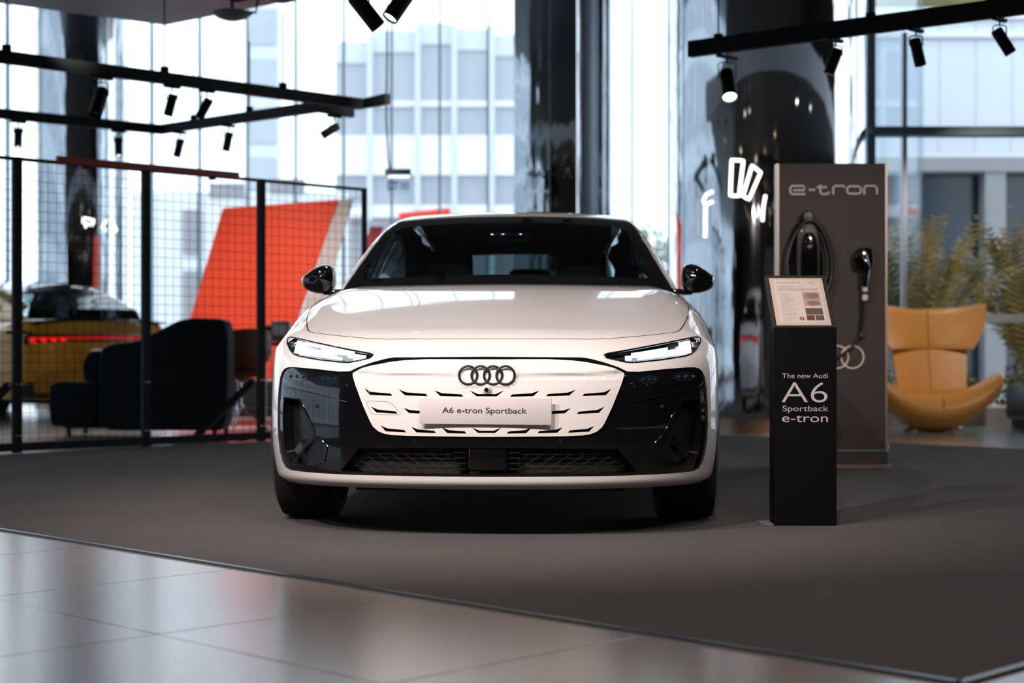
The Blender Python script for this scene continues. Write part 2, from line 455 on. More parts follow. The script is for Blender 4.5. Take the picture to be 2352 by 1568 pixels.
def dens(poly, res):
    out = []
    n = len(poly)
    for i in range(n):
        a = np.array(poly[i]); b = np.array(poly[(i + 1) % n]); k = max(1, int(np.ceil(np.linalg.norm(b - a) / res)))
        for j in range(k): out.append(tuple(a + (b - a) * j / k))
    return out
def inside(P, poly):
    x, y = P[:, 0], P[:, 1]; r = np.zeros(len(P), bool)
    n = len(poly)
    for i in range(n):
        x0, y0 = poly[i]; x1, y1 = poly[(i + 1) % n]
        if y0 == y1: continue
        c = ((y0 > y) != (y1 > y)) & (x < (x1 - x0) * (y - y0) / (y1 - y0) + x0)
        r ^= c
    return r
def gradn(g, P):
    e = 1e-4
    n = np.stack([g(P[:, 0] + e, P[:, 1], P[:, 2]) - g(P[:, 0] - e, P[:, 1], P[:, 2]),
                  g(P[:, 0], P[:, 1] + e, P[:, 2]) - g(P[:, 0], P[:, 1] - e, P[:, 2]),
                  g(P[:, 0], P[:, 1], P[:, 2] + e) - g(P[:, 0], P[:, 1], P[:, 2] - e)], 1)
    return n / np.maximum(np.linalg.norm(n, axis=1, keepdims=True), 1e-9)
def mapper(kind, g=G, off=0., push=None, sign=1):
    """surface map: F front (x,z), T top (x,s), S side (s,z), R rear (x,z)"""
    def fn(u, v):
        u = np.asarray(u, float); v = np.asarray(v, float)
        if kind == 'F': P = np.stack([u, front_s(u, v, g), v], 1)
        elif kind == 'R': P = np.stack([u, rear_s(u, v, g), v], 1)
        elif kind == 'T': P = np.stack([u, v, top_z(u, v, g)], 1)
        else: P = np.stack([side_x(u, v, g), u, v], 1)
        o = off(u, v) if callable(off) else off
        if np.any(np.asarray(o) != 0):
            P = P + gradn(g, P) * np.reshape(o, (-1, 1) if np.ndim(o) else ())
        if push is not None: P = P + np.array(push)
        if sign < 0: P = P * np.array([-1, 1, 1])
        return P
    fn.flip = {'F': 1, 'R': -1, 'T': 1, 'S': -1}[kind] * sign
    return fn
def patch(name, outer, fn, m, parent, res=.02, holes=(), dense=None):
    outer = dens(outer, res); holes = [dens(h, res) for h in holes]
    B = [outer] + holes
    V = []; E = []
    for b in B:
        k = len(V); V += b; E += [(k + i, k + (i + 1) % len(b)) for i in range(len(b))]
    o = np.array(outer); lo = o.min(0); hi = o.max(0)
    gx, gy = np.meshgrid(np.arange(lo[0] + res / 2, hi[0], res), np.arange(lo[1] + res / 2, hi[1], res))
    P = np.stack([gx.ravel(), gy.ravel()], 1)
    ok = inside(P, outer)
    for h in holes: ok &= ~inside(P, h)
    P = P[ok]
    allb = np.array(V)
    if len(P):
        keep = np.ones(len(P), bool)
        for k in range(0, len(P), 2000):
            d = np.sqrt(((P[k:k + 2000, None, :] - allb[None]) ** 2).sum(2)).min(1); keep[k:k + 2000] = d > res * .45
        P = P[keep]
    pts = [Vector(p) for p in V] + [Vector((float(a), float(b))) for a, b in P]
    r = delaunay_2d_cdt(pts, E, [], 0, 1e-7)
    U = np.array([tuple(p) for p in r[0]]); T = np.array(r[2])
    C = U[T].mean(1); ok = inside(C, outer)
    for h in holes: ok &= ~inside(C, h)
    T = T[ok]
    X = fn(U[:, 0], U[:, 1])
    e = 1e-3
    Xu = fn(U[:, 0] + e, U[:, 1]) - fn(U[:, 0] - e, U[:, 1]); Xv = fn(U[:, 0], U[:, 1] + e) - fn(U[:, 0], U[:, 1] - e)
    N = np.cross(Xu, Xv) * fn.flip; N /= np.maximum(np.linalg.norm(N, axis=1, keepdims=True), 1e-12)
    fl = np.einsum('ij,ij->i', np.cross(X[T[:, 1]] - X[T[:, 0]], X[T[:, 2]] - X[T[:, 0]]), N[T].mean(1)) < 0
    T[fl] = T[fl][:, ::-1]
    me = bpy.data.meshes.new(name); me.from_pydata(X.tolist(), [], T.tolist()); me.update()
    ob = link(name, me, m, parent, True)
    me.normals_split_custom_set_from_vertices([Vector(n) for n in N])
    return ob
def wall(name, poly, fa, fb, m, parent, res=.01):
    p = np.array(dens(poly, res)); A = fa(p[:, 0], p[:, 1]); Bv = fb(p[:, 0], p[:, 1]); n = len(p)
    o = mesh(name, np.vstack([A, Bv]), [(i, (i + 1) % n, n + (i + 1) % n, n + i) for i in range(n)], m, parent)
    return autosmooth(o, 40)
def line3(name, pts, r, m, parent, n=6): return tube(name, pts, r, m, parent, n)

# outlines on the nose, right half, metres
GRILLE = [(0, .7155), (.24, .7155), (.345, .710), (.400, .703), (.468, .688), (.527, .669), (.543, .662), (.545, .654), (.531, .612), (.497, .529), (.468, .468), (.455, .447), (.434, .430), (.410, .421), (.380, .416), (.31, .4135), (0, .411)]
MASK = [(0, .7275), (.375, .7245), (.409, .7195), (.466, .7045), (.523, .685), (.558, .668), (.607, .667), (.715, .677), (.810, .683), (.842, .6825), (.862, .677), (.877, .664), (.888, .640), (.896, .59), (.900, .52), (.900, .44), (.896, .375), (.888, .325), (.877, .288), (.860, .265), (.832, .2555), (.76, .2535), (.655, .253), (.555, .2525), (.35, .253), (0, .252)]
LAMP = [(.881, .806), (.866, .809), (.845, .8065), (.724, .783), (.573, .7555), (.476, .739), (.466, .734), (.475, .7225), (.523, .7115), (.566, .704), (.60, .705), (.70, .7145), (.800, .729), (.828, .738), (.852, .754), (.876, .782)]
HOODE = [(0, .156), (.1, .157), (.25, .166), (.41, .19), (.485, .216), (.535, .246), (.61, .300), (.683, .362), (.75, .430), (.775, .461), (.790, .495), (.802, .545), (.826, .67), (.848, .82), (.858, .95), (.864, 1.1), (.862, 1.3), (.850, 1.5), (.838, 1.7), (.832, 1.86)]
VENT = [(.868, .557), (.79, .551), (.756, .502), (.70, .406), (.675, .385), (.655, .36), (.668, .30), (.717, .277), (.828, .285), (.858, .33), (.866, .371), (.871, .47)]
INTAKE = [(0, .366), (.2, .366), (.52, .360), (.60, .264), (0, .2625)]
WS = [(0, 1.03), (.84, 1.03), (.835, 1.068), (.793, 1.15), (.751, 1.233), (.70, 1.335), (.665, 1.41), (.645, 1.442), (.60, 1.453), (.41, 1.464), (.2, 1.4665), (0, 1.467)]
WSI = [(0, 1.122), (.64, 1.116), (.725, 1.118), (.735, 1.135), (.70, 1.21), (.655, 1.30), (.615, 1.385), (.59, 1.405), (.50, 1.415), (.2, 1.425), (0, 1.425)]
SB = .46
AXF, AXR, RT, RA = .90, 3.92, .362, .392

def arc(cx, cz, r, a0, a1, n=24):
    return [(cx + r * math.cos(a0 + (a1 - a0) * i / n), cz + r * math.sin(a0 + (a1 - a0) * i / n)) for i in range(n + 1)]

def build_car(root):
    P = M['paint']; K = M['gloss']
    F0 = mapper('F'); T0 = mapper('T')
    # ---- bumper cover
    zs = np.linspace(.197, .853, 40)
    xs = side_x(np.full(40, SB), zs)
    corner_z = float(top_z(np.array([.775]), np.array([SB]))[0])
    edge = [(float(a), float(b)) for a, b in zip(xs, zs) if b < corner_z and a > .775]
    hx = [(a, b) for a, b in HOODE if b <= .462]
    hz = top_z(np.array([a for a, b in hx]), np.array([b for a, b in hx]))
    topc = [(a, float(z)) for (a, b), z in zip(hx, hz)]
    half = [(0, .197)] + edge + topc[::-1]
    mfull = mirror(MASK)
    lampR = LAMP; lampL = [(-a, b) for a, b in LAMP]
    patch('bumper_cover', mirror(half), F0, P, root, .016, [mfull, lampR, lampL])
    # ---- black mask with openings
    mk = mapper('F', off=-.006)
    ventL = [(-a, b) for a, b in VENT]
    gfull = mirror(GRILLE); ifull = mirror(INTAKE)
    mask = patch('bumper_mask', mfull, mk, K, root, .016, [gfull, VENT, ventL, ifull])
    wall('mask_edge', mfull, F0, mk, M['seam'], mask)
    # vents
    for sg, nm in ((1, VENT), (-1, ventL)):
        pock = mapper('F', off=lambda u, v: -.05 + .035 * np.clip((.72 - np.abs(u)) / .08, 0, 1))
        vf = patch('air_vent', nm, pock, M['satin'], root, .016)
        wall('vent_frame', nm, mk, pock, K, vf)
        a = [(.845, .325), (.80, .375), (.765, .40), (.752, .392), (.785, .355), (.826, .302)]
        bl = mapper('F', off=-.022)
        patch('vent_blade', [(sg * x, z) for x, z in a], bl, K, vf, .016)
        rim = np.array(dens(nm, .012)); R3 = mapper('F', off=-.004)(rim[:, 0], rim[:, 1])
        tube('vent_rim', R3.tolist(), .0028, M['gloss'], vf, 6, closed=True)
    # lower intake: backing, honeycomb, radar cover
    ib = mapper('F', off=-.07)
    inta = patch('lower_intake', ifull, ib, M['dark'], root, .03)
    wall('intake_edge', ifull, mk, ib, K, inta)
    hexm = None
    for sg in (-1, 1):
        r_ = 0
        for row in range(5):
            for ccol in range(7):
                x = .150 + ccol * .056 + (row % 2) * .028; z = .278 + row * .0175
                if x > .575 - (z - .262) * .8 - .03: continue
                s = float(front_s(np.array([x]), np.array([z]))[0]) + .03
                if hexm is None:
                    pts = [(-.028, 0, 0), (-.017, 0, -.0085), (.017, 0, -.0085), (.028, 0, 0), (.017, 0, .0085), (-.017, 0, .0085)]
                    o = tube('honeycomb_cell', pts, .0013, M['satin'], inta, 5, closed=True); hexm = o.data
                else:
                    o = link('honeycomb_cell', hexm, None, inta)
                o.location = (sg * x, s, z)
                o.rotation_euler = (0, 0, sg * .10 + sg * x * .45)
    for sg in (-1, 1):
        for k in range(4):
            box('intake_slat', (sg * .108, .035, .282 + k * .022), (.045, .03, .005), M['satin'], inta)
    rc = box('radar_cover', (.003, .016, .326), (.156, .02, .104), M['gloss'], root, .012, 3)
    for x in (-.291, .291):
        s = float(front_s(np.array([x]), np.array([.394]))[0])
        lathe('parking_sensor', [(0, -.002), (.0085, -.001), (.0095, .006)], M['lensdark'], root, 20, (x, s + .004, .394), 'Y')
    s = float(front_s(np.array([.699]), np.array([.525]))[0])
    for sg in (-1, 1):
        lathe('parking_sensor', [(0, -.003), (.0085, -.002), (.0095, .008)], M['satin'], root, 20, (sg * .699, s + .004, .525), 'Y')
    # ---- grille panel
    def goff(u, v):
        st = 1 / (1 + np.exp(-(v - (.6505 + .012 * (np.abs(u) / .53) ** 2)) / .0016)) * np.clip((np.abs(u) - .10) / .02, 0, 1) * np.clip((.535 - np.abs(u)) / .03, 0, 1)
        lo = np.exp(-((v - .632) / .006) ** 2) * .0012
        b = np.clip((np.hypot(np.clip(np.abs(u) - .075, 0, 1), v - .654) - .045) / .006, 0, 1)
        return .002 + .009 * st * np.clip((.700 - v) / .022, .12, 1) + lo + .003 * (1 - b)
    slots = []
    def chev(ax, az, ex, ez, tx, tz, w=.0055):
        return [(ax, az - w), (ex + .004, ez - w - .001), (tx, tz), (ex - .002, ez + w), (ax + .008, az + w * .7)]
    for row in [[(.377, .5765, .467, .581, .494, .601), (.234, .5760, .322, .580, .352, .597), (.092, .5745, .180, .5775, .209, .594)],
                [(.355, .506, .439, .511, .466, .529), (.230, .5065, .305, .510, .332, .524)],
                [(.320, .4325, .400, .437, .425, .4535), (.200, .4305, .275, .434, .301, .4495), (.079, .429, .152, .432, .179, .448)]]:
        for a in row:
            c = chev(*a); slots += [c, [(-x, z) for x, z in c][::-1]]
    for tx, tz, ex, ez in ((.069, .5945, .036, .575), (.059, .448, .030, .431)):
        slots.append([(-tx, tz), (-ex - .004, ez - .0045), (ex + .004, ez - .0045), (tx, tz), (ex - .002, ez + .0045), (-ex + .002, ez + .0045)])
    gp = mapper('F', off=goff); gb = mapper('F', off=-.008)
    grille = patch('grille_panel', gfull, gp, P, root, .008, slots)
    wall('panel_rim', gfull, gp, gb, P, grille)
    for c in slots:
        dk = mapper('F', off=-.014)
        sl = patch('grille_slot', c, dk, K, grille, .02)
        wall('slot_wall', c, gp, dk, K, grille)
    fl = rnd([(.485, .545), (.478, .550), (.46, .5505), (.40, .548), (.386, .545), (.368, .53), (.345, .504), (.344, .497), (.352, .4955), (.42, .4965), (.455, .498), (.466, .505)], 1)
    fp = np.array(dens(fl, .01)); L3 = gp(-fp[:, 0], fp[:, 1]) + np.array([0, -.0002, 0])
    tube('flap_seam', L3.tolist(), .0007, M['seam'], grille, 5, closed=True)
    # rings
    em = empty('ring_emblem'); em.parent = root
    s0 = float(front_s(np.array([0.]), np.array([.654]))[0])
    ringm = None
    for k in range(4):
        if ringm is None:
            pts = [(.0358 * math.cos(2 * PI * i / 48), 0, .0358 * math.sin(2 * PI * i / 48)) for i in range(48)]
            o = tube('ring', pts, .0050, M['satin'], em, 10, closed=True, up=Vector((0, 1, 0))); ringm = o.data
        else: o = link('ring', ringm, None, em)
        o.location = (-.0741 + .0494 * k, s0 - .011 - (.0012 if k % 2 else 0), .654); o.rotation_euler = (-.10, 0, 0)
    cm = lathe('front_camera', [(0, -.024), (.009, -.023), (.0165, -.015), (.0195, .012)], P, root, 28, (0, .004, .597), 'Y')
    lathe('camera_lens', [(0, -.0268), (.0085, -.0262), (.0095, -.020)], K, cm, 24, (0, .004, .597), 'Y')
    # name plate
    npm = empty('number_plate'); npm.parent = root; npm.location = (-.003, -.021, .5135); npm.rotation_euler = (.02, math.radians(.35), 0)
    box('plate_board', (0, 0, 0), (.521, .008, .107), M['plate'], npm, .0038, 2)
    text('plate_lettering', 'A6 e-tron Sportback', .0225, M['ink'], npm, (-.005, -.0046, -.0085), w=.335, off=.012)
    # ---- hood
    hood_full = mirror(HOODE + [(.70, 1.80), (.566, 1.68), (.3, 1.54), (0, 1.495)])
    hood = patch('bonnet', hood_full, T0, P, root, .02)
    hh = [p for p in HOODE if p[1] < 1.6]; hh = [(-a, b) for a, b in hh[::-1]] + hh[1:]
    e = np.array([tuple(np.array(a) + (np.array(b) - np.array(a)) * i / 8) for a, b in zip(hh[:-1], hh[1:]) for i in range(8)])
    tube('bonnet_gap', T0(e[:, 0], e[:, 1]).tolist(), .0017, M['seam'], hood, 6)
    # ---- sides
    zt = {}
    for sg in (1, -1):
        S0 = mapper('S', sign=sg)
        hp = [p for p in HOODE if p[1] >= SB]
        hz = top_z(np.array([a for a, b in hp]), np.array([b for a, b in hp])) - .0008
        he = [(b, float(z)) for (a, b), z in zip(hp, hz) if b <= 1.46]
        hcorner = float(top_z(np.array([.775]), np.array([SB]))[0]) - .0008
        af = arc(AXF, RT, RA, PI - math.asin(min(1, (RT - .205) / RA)) * -1 - 0 if False else PI + math.asin((RT - .205) / RA), -math.asin((RT - .205) / RA), 40)
        zb = .93
        fend = [(SB + .001, .205)] + af + [(1.46, .205), (1.46, he[-1][1])] + he[::-1] + [(SB + .001, hcorner)]
        fo = patch('front_wing', fend, S0, P, root, .022)
        d1 = [(1.464, .235), (2.60, .235), (2.60, zb), (1.464, zb)]
        d2 = [(2.604, .235), (3.30, .235)] + [(AXR + RA * 1.0 * math.cos(t) , RT + RA * 1.0 * math.sin(t)) for t in np.linspace(PI + .10, PI - .95, 14)] + [(3.66, zb), (2.604, zb)]
        ar = arc(AXR, RT, RA, PI - .95, -math.asin((RT - .235) / RA), 30)
        qp = [(3.664, zb)] + [p for p in ar] + [(4.52, .235), (4.52, zb)]
        for nm, pl in (('front_door', d1), ('rear_door', d2), ('rear_quarter', qp)):
            d = patch(nm, pl, S0, P, root, .03)
            if 'door' in nm:
                s_ = pl[1][0] - .22 if nm == 'front_door' else 3.35
                x_ = float(side_x(np.array([s_]), np.array([.82]))[0])
                box('door_handle', (sg * (x_ + .004), s_ - .05, .82), (.02, .20, .028), P, d, .007, 2)
        sill = patch('side_sill', [(1.30, .17), (3.52, .17), (3.52, .234), (1.30, .234)], S0, M['satin'], root, .03)
        # shoulder under the side windows
        ss = np.linspace(1.46, 4.52, 40); xo = side_x(ss, np.full(40, zb))
        outer = [(float(a), float(b)) for a, b in zip(xo, ss)]
        inner = [(.853, 1.46), (.838, 1.70), (.832, 1.865), (.78, 1.90), (.76, 3.6), (.62, 4.30), (.60, 4.52)]
        sh = [(sg * a, b) for a, b in outer + inner[::-1]]
        patch('shoulder', sh, T0, P, root, .03)
        # arch liners
        for cy in (AXF, AXR):
            aa = arc(cy, RT, RA, -.2, PI + .2, 24); v = []; f = []
            for (b, z) in aa:
                x_ = float(side_x(np.array([b]), np.array([max(z, .2)]))[0]); v += [(sg * (x_ - .003), b, z), (sg * .55, b, z)]
            f = [(2 * i, 2 * i + 1, 2 * i + 3, 2 * i + 2) for i in range(len(aa) - 1)]
            n0 = len(v); f.append(tuple(2 * i + 1 for i in range(len(aa))))
            mesh('arch_liner', v, f, M['dark'], root)
    # ---- glasshouse
    FG = mapper('F', GG); TG = mapper('T', GG)
    wsf = mirror(WS); wsi = mirror(WSI)
    ws = patch('windscreen', wsi, FG, M['wglass'], root, .03)
    patch('windscreen_border', wsf, FG, K, root, .03, [wsi])
    we = [(a, b) for a, b in WS if b >= 1.068]
    wx = np.array([a for a, b in we]); wz = np.array([b for a, b in we]); wsS = front_s(wx, wz, GG)
    front_roof = [(float(a), float(b)) for a, b, z in zip(wx, wsS, wz) if z >= 1.442]      # from the corner to the middle
    rail = [(.62, s) for s in np.linspace(2.62, 3.3, 8)] + [(.60, 3.6), (.565, 3.85), (.55, 4.03)]
    roofhalf = front_roof[::-1] + rail + [(0, 3.98)]
    glassroof = mirror([(0, 2.52), (.44, 2.56), (.46, 2.60), (.45, 3.5), (.42, 3.55), (0, 3.60)])
    roof = patch('roof', mirror(roofhalf), TG, P, root, .03, [glassroof])
    patch('roof_glass', glassroof, mapper('T', GG, off=-.002), K, roof, .03)
    rw = mirror([(0, 4.0), (.52, 4.05), (.55, 4.10), (.60, 4.40), (.58, 4.48), (0, 4.54)])
    patch('rear_window', rw, TG, M['wglass'], root, .03)
    for sg in (1, -1):
        SG = mapper('S', GG, sign=sg)
        pill = [(float(s), float(z)) for a, s, z in zip(wx, wsS, wz) if z <= 1.4425 and z >= 1.068]
        rz = top_z(np.array([a for a, b in rail]), np.array([b for a, b in rail]), GG)
        top = [(b, float(z)) for (a, b), z in zip(rail, rz)]
        tailz = top_z(np.array([.57, .60]), np.array([4.1, 4.40]), GG)
        frame = [(1.96, 1.0)] + pill + top + [(4.10, float(tailz[0])), (4.40, float(tailz[1])), (4.42, 1.0)]
        dlo = rnd([(2.10, 1.09), (2.38, 1.285), (2.60, 1.405), (3.0, 1.44), (3.5, 1.405), (3.85, 1.31), (4.10, 1.19), (4.02, 1.12), (3.0, 1.085)], 2)
        fr = patch('window_surround', frame, SG, P, root, .03, [dlo])
        patch('pillar_lining', frame, mapper('S', GG, off=-.016, sign=sg), M['inside'], fr, .05, [dlo])
        patch('side_window', dlo, SG, M['privacy'], root, .04)
        rr = np.array(dens(dlo, .04)); tube('window_trim', SG(rr[:, 0], rr[:, 1]).tolist(), .006, M['dark'], fr, 6, closed=True)
        for a, b in ((2.86, 2.97),):
            patch('door_pillar', [(a, 1.085), (b, 1.085), (b - .06, 1.44), (a - .06, 1.44)], mapper('S', GG, off=-.01, sign=sg), K, fr, .04)
    # inner lining of the roof and pillars
    patch('headliner', mirror([(a * .96, b + .04) for a, b in front_roof[::-1]] + [(.57, 2.7), (.56, 3.6), (.50, 3.96), (0, 3.96)]), mapper('T', GG, off=-.035), M['inside'], root, .06)
    # ---- tail
    R0 = mapper('R')
    zr = np.linspace(.235, .955, 30); xr = side_x(np.full(30, 4.52), zr)
    tail_edge = [(float(a), float(b)) for a, b in zip(xr, zr)]
    lb = mirror([(0, .905), (.80, .905), (.845, .885), (.835, .80), (.60, .835), (0, .84)])
    diff = mirror([(0, .48), (.50, .48), (.60, .43), (.80, .41), (.86, .36), (.84, .25), (0, .25)])
    rb = patch('rear_bumper', mirror([(0, .235)] + [p for p in tail_edge if p[1] <= .93] + [(0, .93)]), R0, P, root, .03, [lb, diff])
    lbar = patch('light_bar', lb, mapper('R', off=-.008), K, root, .03)
    wall('bar_edge', lb, R0, mapper('R', off=-.008), K, lbar)
    patch('lit_strip', mirror([(0, .880), (.80, .872), (.795, .860), (0, .868)]), mapper('R', off=.003), M['redlight'], lbar, .03)
    for sg in (1, -1):
        for k in range(6):
            x = .30 + k * .088; h = .010 + k * .0065
            q = [(x, .864 - h * .2), (x + .05, .866 + h * .2), (x + .07, .855), (x + .05, .855 - h), (x, .855 - h), (x + .018, .855)]
            patch('lamp_segment', [(sg * a, b) for a, b in q], mapper('R', off=.004), M['reddim'] if k < 2 else M['redlight'], lbar, .03)
    dfp = patch('diffuser', diff, mapper('R', off=-.03), M['satin'], root, .03)
    wall('diffuser_edge', diff, R0, mapper('R', off=-.03), K, dfp)
    box('rear_plate', (0, float(rear_s(np.array([0.]), np.array([.66]))[0]) + .012, .66), (.52, .01, .11), M['plate'], root, .003)
    deck = patch('tailgate', mirror([(0, 4.50), (.57, 4.46), (.61, 4.42), (.64, 4.52)] + [(float(side_x(np.array([4.525]), np.array([.93]))[0]) - .001, 4.525)] + [(a, float(rear_s(np.array([a]), np.array([.93]))[0])) for a in np.linspace(.88, 0, 14)]), T0, P, root, .03)
    sp = [(x, 4.86 - .10 * (x / .8) ** 2, 1.065 - .035 * (x / .8) ** 2) for x in np.linspace(-.78, .78, 21)]
    tube('spoiler', sp, .0, K, deck, rect=(.17, .018))
    # ---- wheels
    w0 = None
    for (cx, cy) in ((.835, AXF), (-.835, AXF), (.835, AXR), (-.835, AXR)):
        w = empty('wheel'); w.parent = root; w.location = (cx, cy, RT); w.rotation_euler = (0, 0, 0 if cx > 0 else PI)
        if w0 is None:
            w0 = w
            lathe('tyre', [(.262, -.10), (.285, -.128), (.325, -.132), (.350, -.118), (.360, -.085), (.362, -.04), (.362, .04), (.360, .085), (.350, .118), (.325, .132), (.285, .128), (.262, .10)], M['rubber'], w, 64, axis='X')
            lathe('rim', [(.262, -.10), (.255, -.09), (.25, .0), (.25, .085), (.268, .112), (.272, .118), (.262, .120), (.245, .085)], M['rim'], w, 48, axis='X')
            lathe('brake_disc', [(.0, .0), (.18, .0), (.18, .02), (0, .02)], M['rim'], w, 40, axis='X')
            lathe('hub', [(.0, .105), (.035, .103), (.06, .09), (.07, .04)], M['rim'], w, 24, axis='X')
            spk = None
            for k in range(5):
                for dq in (-.13, .13):
                    t = 2 * PI * k / 5 + dq; t2 = 2 * PI * k / 5 + dq * 1.5
                    if spk is None or True:
                        tube('spoke', [(.085, .05 * math.cos(t), .05 * math.sin(t)), (.108, .15 * math.cos((t + t2) / 2), .15 * math.sin((t + t2) / 2)), (.104, .258 * math.cos(t2), .258 * math.sin(t2))], 0, M['rim'], w, rect=(.026, .022), up=Vector((1, 0, 0)))
        else:
            for ch in list(w0.children): c = ch.copy(); col.objects.link(c); c.parent = w
    # ---- underside
    box('underbody', (0, 2.5, .225), (1.10, 4.55, .09), M['dark'], root)
    box('front_undertray', (0, .45, .222), (1.20, .45, .03), M['dark'], root, .01)
    # ---- lamps
    for sg in (1, -1):
        pl = [(sg * a, b) for a, b in LAMP]
        bk = mapper('F', push=(0, .07, 0))
        hl = patch('headlamp', pl, bk, M['gloss'], root, .02)
        wall('lamp_housing', pl, F0, bk, M['gloss'], hl)
        ed = np.array(dens(pl, .01)); tube('lamp_frame', mapper('F', off=-.001)(ed[:, 0], ed[:, 1]).tolist(), .0042, M['gloss'], hl, 8, closed=True)
        patch('lamp_lens', pl, mapper('F', off=-.001), M['lens'], hl, .02)
        zt_ = lambda x: .731 + (x - .465) * .170
        zb_ = lambda x: .712 + max(0, x - .60) * .125
        lit = []
        for k in range(13):
            x = .500 + k * .0255
            for r in range(4):
                if sg < 0:
                    on = not ((r == 3 and k < 2) or (r == 2 and 8 <= k <= 10) or (r == 0 and k in (2, 3)) or (r == 1 and k in (3, 4)))
                else:
                    on = (r == 0 and k >= 2 and k != 3) or (r == 1 and 2 <= k) or (r == 2 and (3 <= k <= 8 or k >= 11)) or (r == 3 and k >= 11)
                if on: lit.append((x, k, r))
        for x, k, r in lit:
            xa, xb = x, x + .0265
            q = []
            for xx, rr in ((xa, r), (xb, r), (xb, r + 1), (xa, r + 1)):
                z0_, z1_ = zb_(xx), zt_(xx); q.append((sg * xx, z0_ + (z1_ - z0_) * (rr / 4)))
            qa = np.array(q); V = mapper('F', push=(0, .035, 0))(qa[:, 0], qa[:, 1])
            mesh('led_segment', np.vstack([V, V + np.array([0, .01, 0])]), [(0, 1, 2, 3), (7, 6, 5, 4), (0, 4, 5, 1), (1, 5, 6, 2), (2, 6, 7, 3), (3, 7, 4, 0)], M['led'], hl)
        q = mapper('F', push=(0, .03, 0))(np.array([sg * .852]), np.array([.775]))[0]
        lathe('side_reflector', [(0, .0), (.012, .003), (.018, .012)], M['chrome'], hl, 20, tuple(q), 'Y')
        # lower main lamps sit behind the mask surface
        for (x0, x1, z0, z1) in ((.605, .69, .617, .653), (.745, .852, .626, .664)):
            fr_ = mapper('F', off=-.003)
            lw = patch('lower_lamp', rnd([(sg * x0, z0), (sg * x1, z0), (sg * x1, z1), (sg * x0, z1)], 1), fr_, M['lensdark'], root, .02)
            for j in range(3):
                xx = x0 + (x1 - x0) * (.2 + .3 * j)
                q = mapper('F', off=.0)(np.array([sg * xx]), np.array([(z0 + z1) / 2]))[0]
                lathe('lamp_bead', [(0, -.002), (.005, -.001), (.007, .004)], M['chrome'] if x0 > .7 and sg > 0 else M['satin'], lw, 14, tuple(q), 'Y')
        ch = np.array([(sg * x, .600 - .055 * ((.87 - x) / .3) ** 1.3) for x in np.linspace(.57, .87, 24)])
        tube('lower_trim', mapper('F', off=-.002)(ch[:, 0], ch[:, 1]).tolist(), .0022, M['chrome'] if sg < 0 else M['gloss'], mask, 6)
    # ---- mirrors
    ol = rnd([(.885, 1.062), (.880, 1.13), (.893, 1.182), (.93, 1.194), (.985, 1.178), (1.045, 1.135), (1.062, 1.118), (1.055, 1.085), (1.03, 1.055), (.95, 1.036)], 2)
    cx_ = sum(a for a, b in ol) / len(ol); cz_ = sum(b for a, b in ol) / len(ol)
    for sg in (1, -1):
        v = []; f = []; n = len(ol)
        prof = [(.05, -.085), (.45, -.078), (.72, -.062), (.88, -.040), (.97, -.010), (1.0, .025), (.985, .055), (.93, .07)]
        for sc_, d in prof:
            for a, b in ol: v.append((sg * (cx_ - .01 + (a - cx_ + .01) * sc_), 1.88 + d + (a - .88) * .12, cz_ + (b - cz_) * sc_))
        for i in range(len(prof) - 1):
            for j in range(n): f.append((i * n + j, i * n + (j + 1) % n, (i + 1) * n + (j + 1) % n, (i + 1) * n + j))
        f += [tuple(range(n)), tuple(range((len(prof) - 1) * n, len(prof) * n))]
        mo = mesh('wing_mirror', v, f, M['gloss'], root); autosmooth(mo, 60)
        me = mo.data; bm = bmesh.new(); bm.from_mesh(me); bmesh.ops.recalc_face_normals(bm, faces=bm.faces); bm.to_mesh(me); bm.free()
        box('mirror_arm', (sg * .865, 1.90, 1.048), (.16, .06, .03), M['gloss'], mo, .01, 2)
        tube('mirror_trim', [(sg * (.895 + .155 * t), 1.88 - .068 + .16 * t * .35 + .05 * t ** 3, 1.082 + .012 * t) for t in np.linspace(0, 1, 8)], .003, M['chrome'], mo, 6)
    # ---- cabin
    cab = empty('cabin'); cab.parent = root
    box('dashboard', (0, 1.98, .98), (1.46, .38, .16), M['inside'], cab, .05, 3)
    box('cabin_floor', (0, 3.0, .40), (1.44, 2.6, .06), M['inside'], cab)
    for sg in (1, -1): box('door_lining', (sg * .74, 3.0, .73), (.05, 2.5, .62), M['inside'], cab)
    box('rear_shelf', (0, 4.15, 1.03), (1.2, .5, .06), M['inside'], cab, .02)
    box('rear_bench', (0, 3.75, .80), (1.36, .18, .62), M['inside'], cab, .06, 3)
    box('bench_headrest', (.06, 3.78, 1.19), (.26, .10, .13), M['inside'], cab, .035, 3)
    for sg in (1, -1):
        box('seat_back', (sg * .38, 2.86, .80), (.52, .16, .66), M['inside'], cab, .06, 3)
        box('seat_cushion', (sg * .38, 2.60, .50), (.52, .52, .18), M['inside'], cab, .05, 3)
        box('seat_headrest', (sg * .38, 2.90, 1.22), (.28, .11, .20), M['inside'], cab, .045, 3)
        box('bench_headrest', (sg * .48, 3.80, 1.11), (.26, .10, .15), M['inside'], cab, .035, 3)
    tube('steering_wheel', [(.37 + .18 * math.cos(t), 2.20 + .07 * math.sin(t), .98 + .165 * math.sin(t)) for t in np.linspace(0, 2 * PI, 32, endpoint=False)], .015, M['inside'], cab, 8, closed=True)
    box('rear_view_mirror', (0, 2.34, 1.36), (.24, .03, .065), M['gloss'], cab, .012, 2)
    return root

car = thing('car', 'white hatchback car with black bumper mask and lit headlamps facing the viewer', 'car', (-.10, 6.5, 0), -math.radians(2.3))
build_car(car)
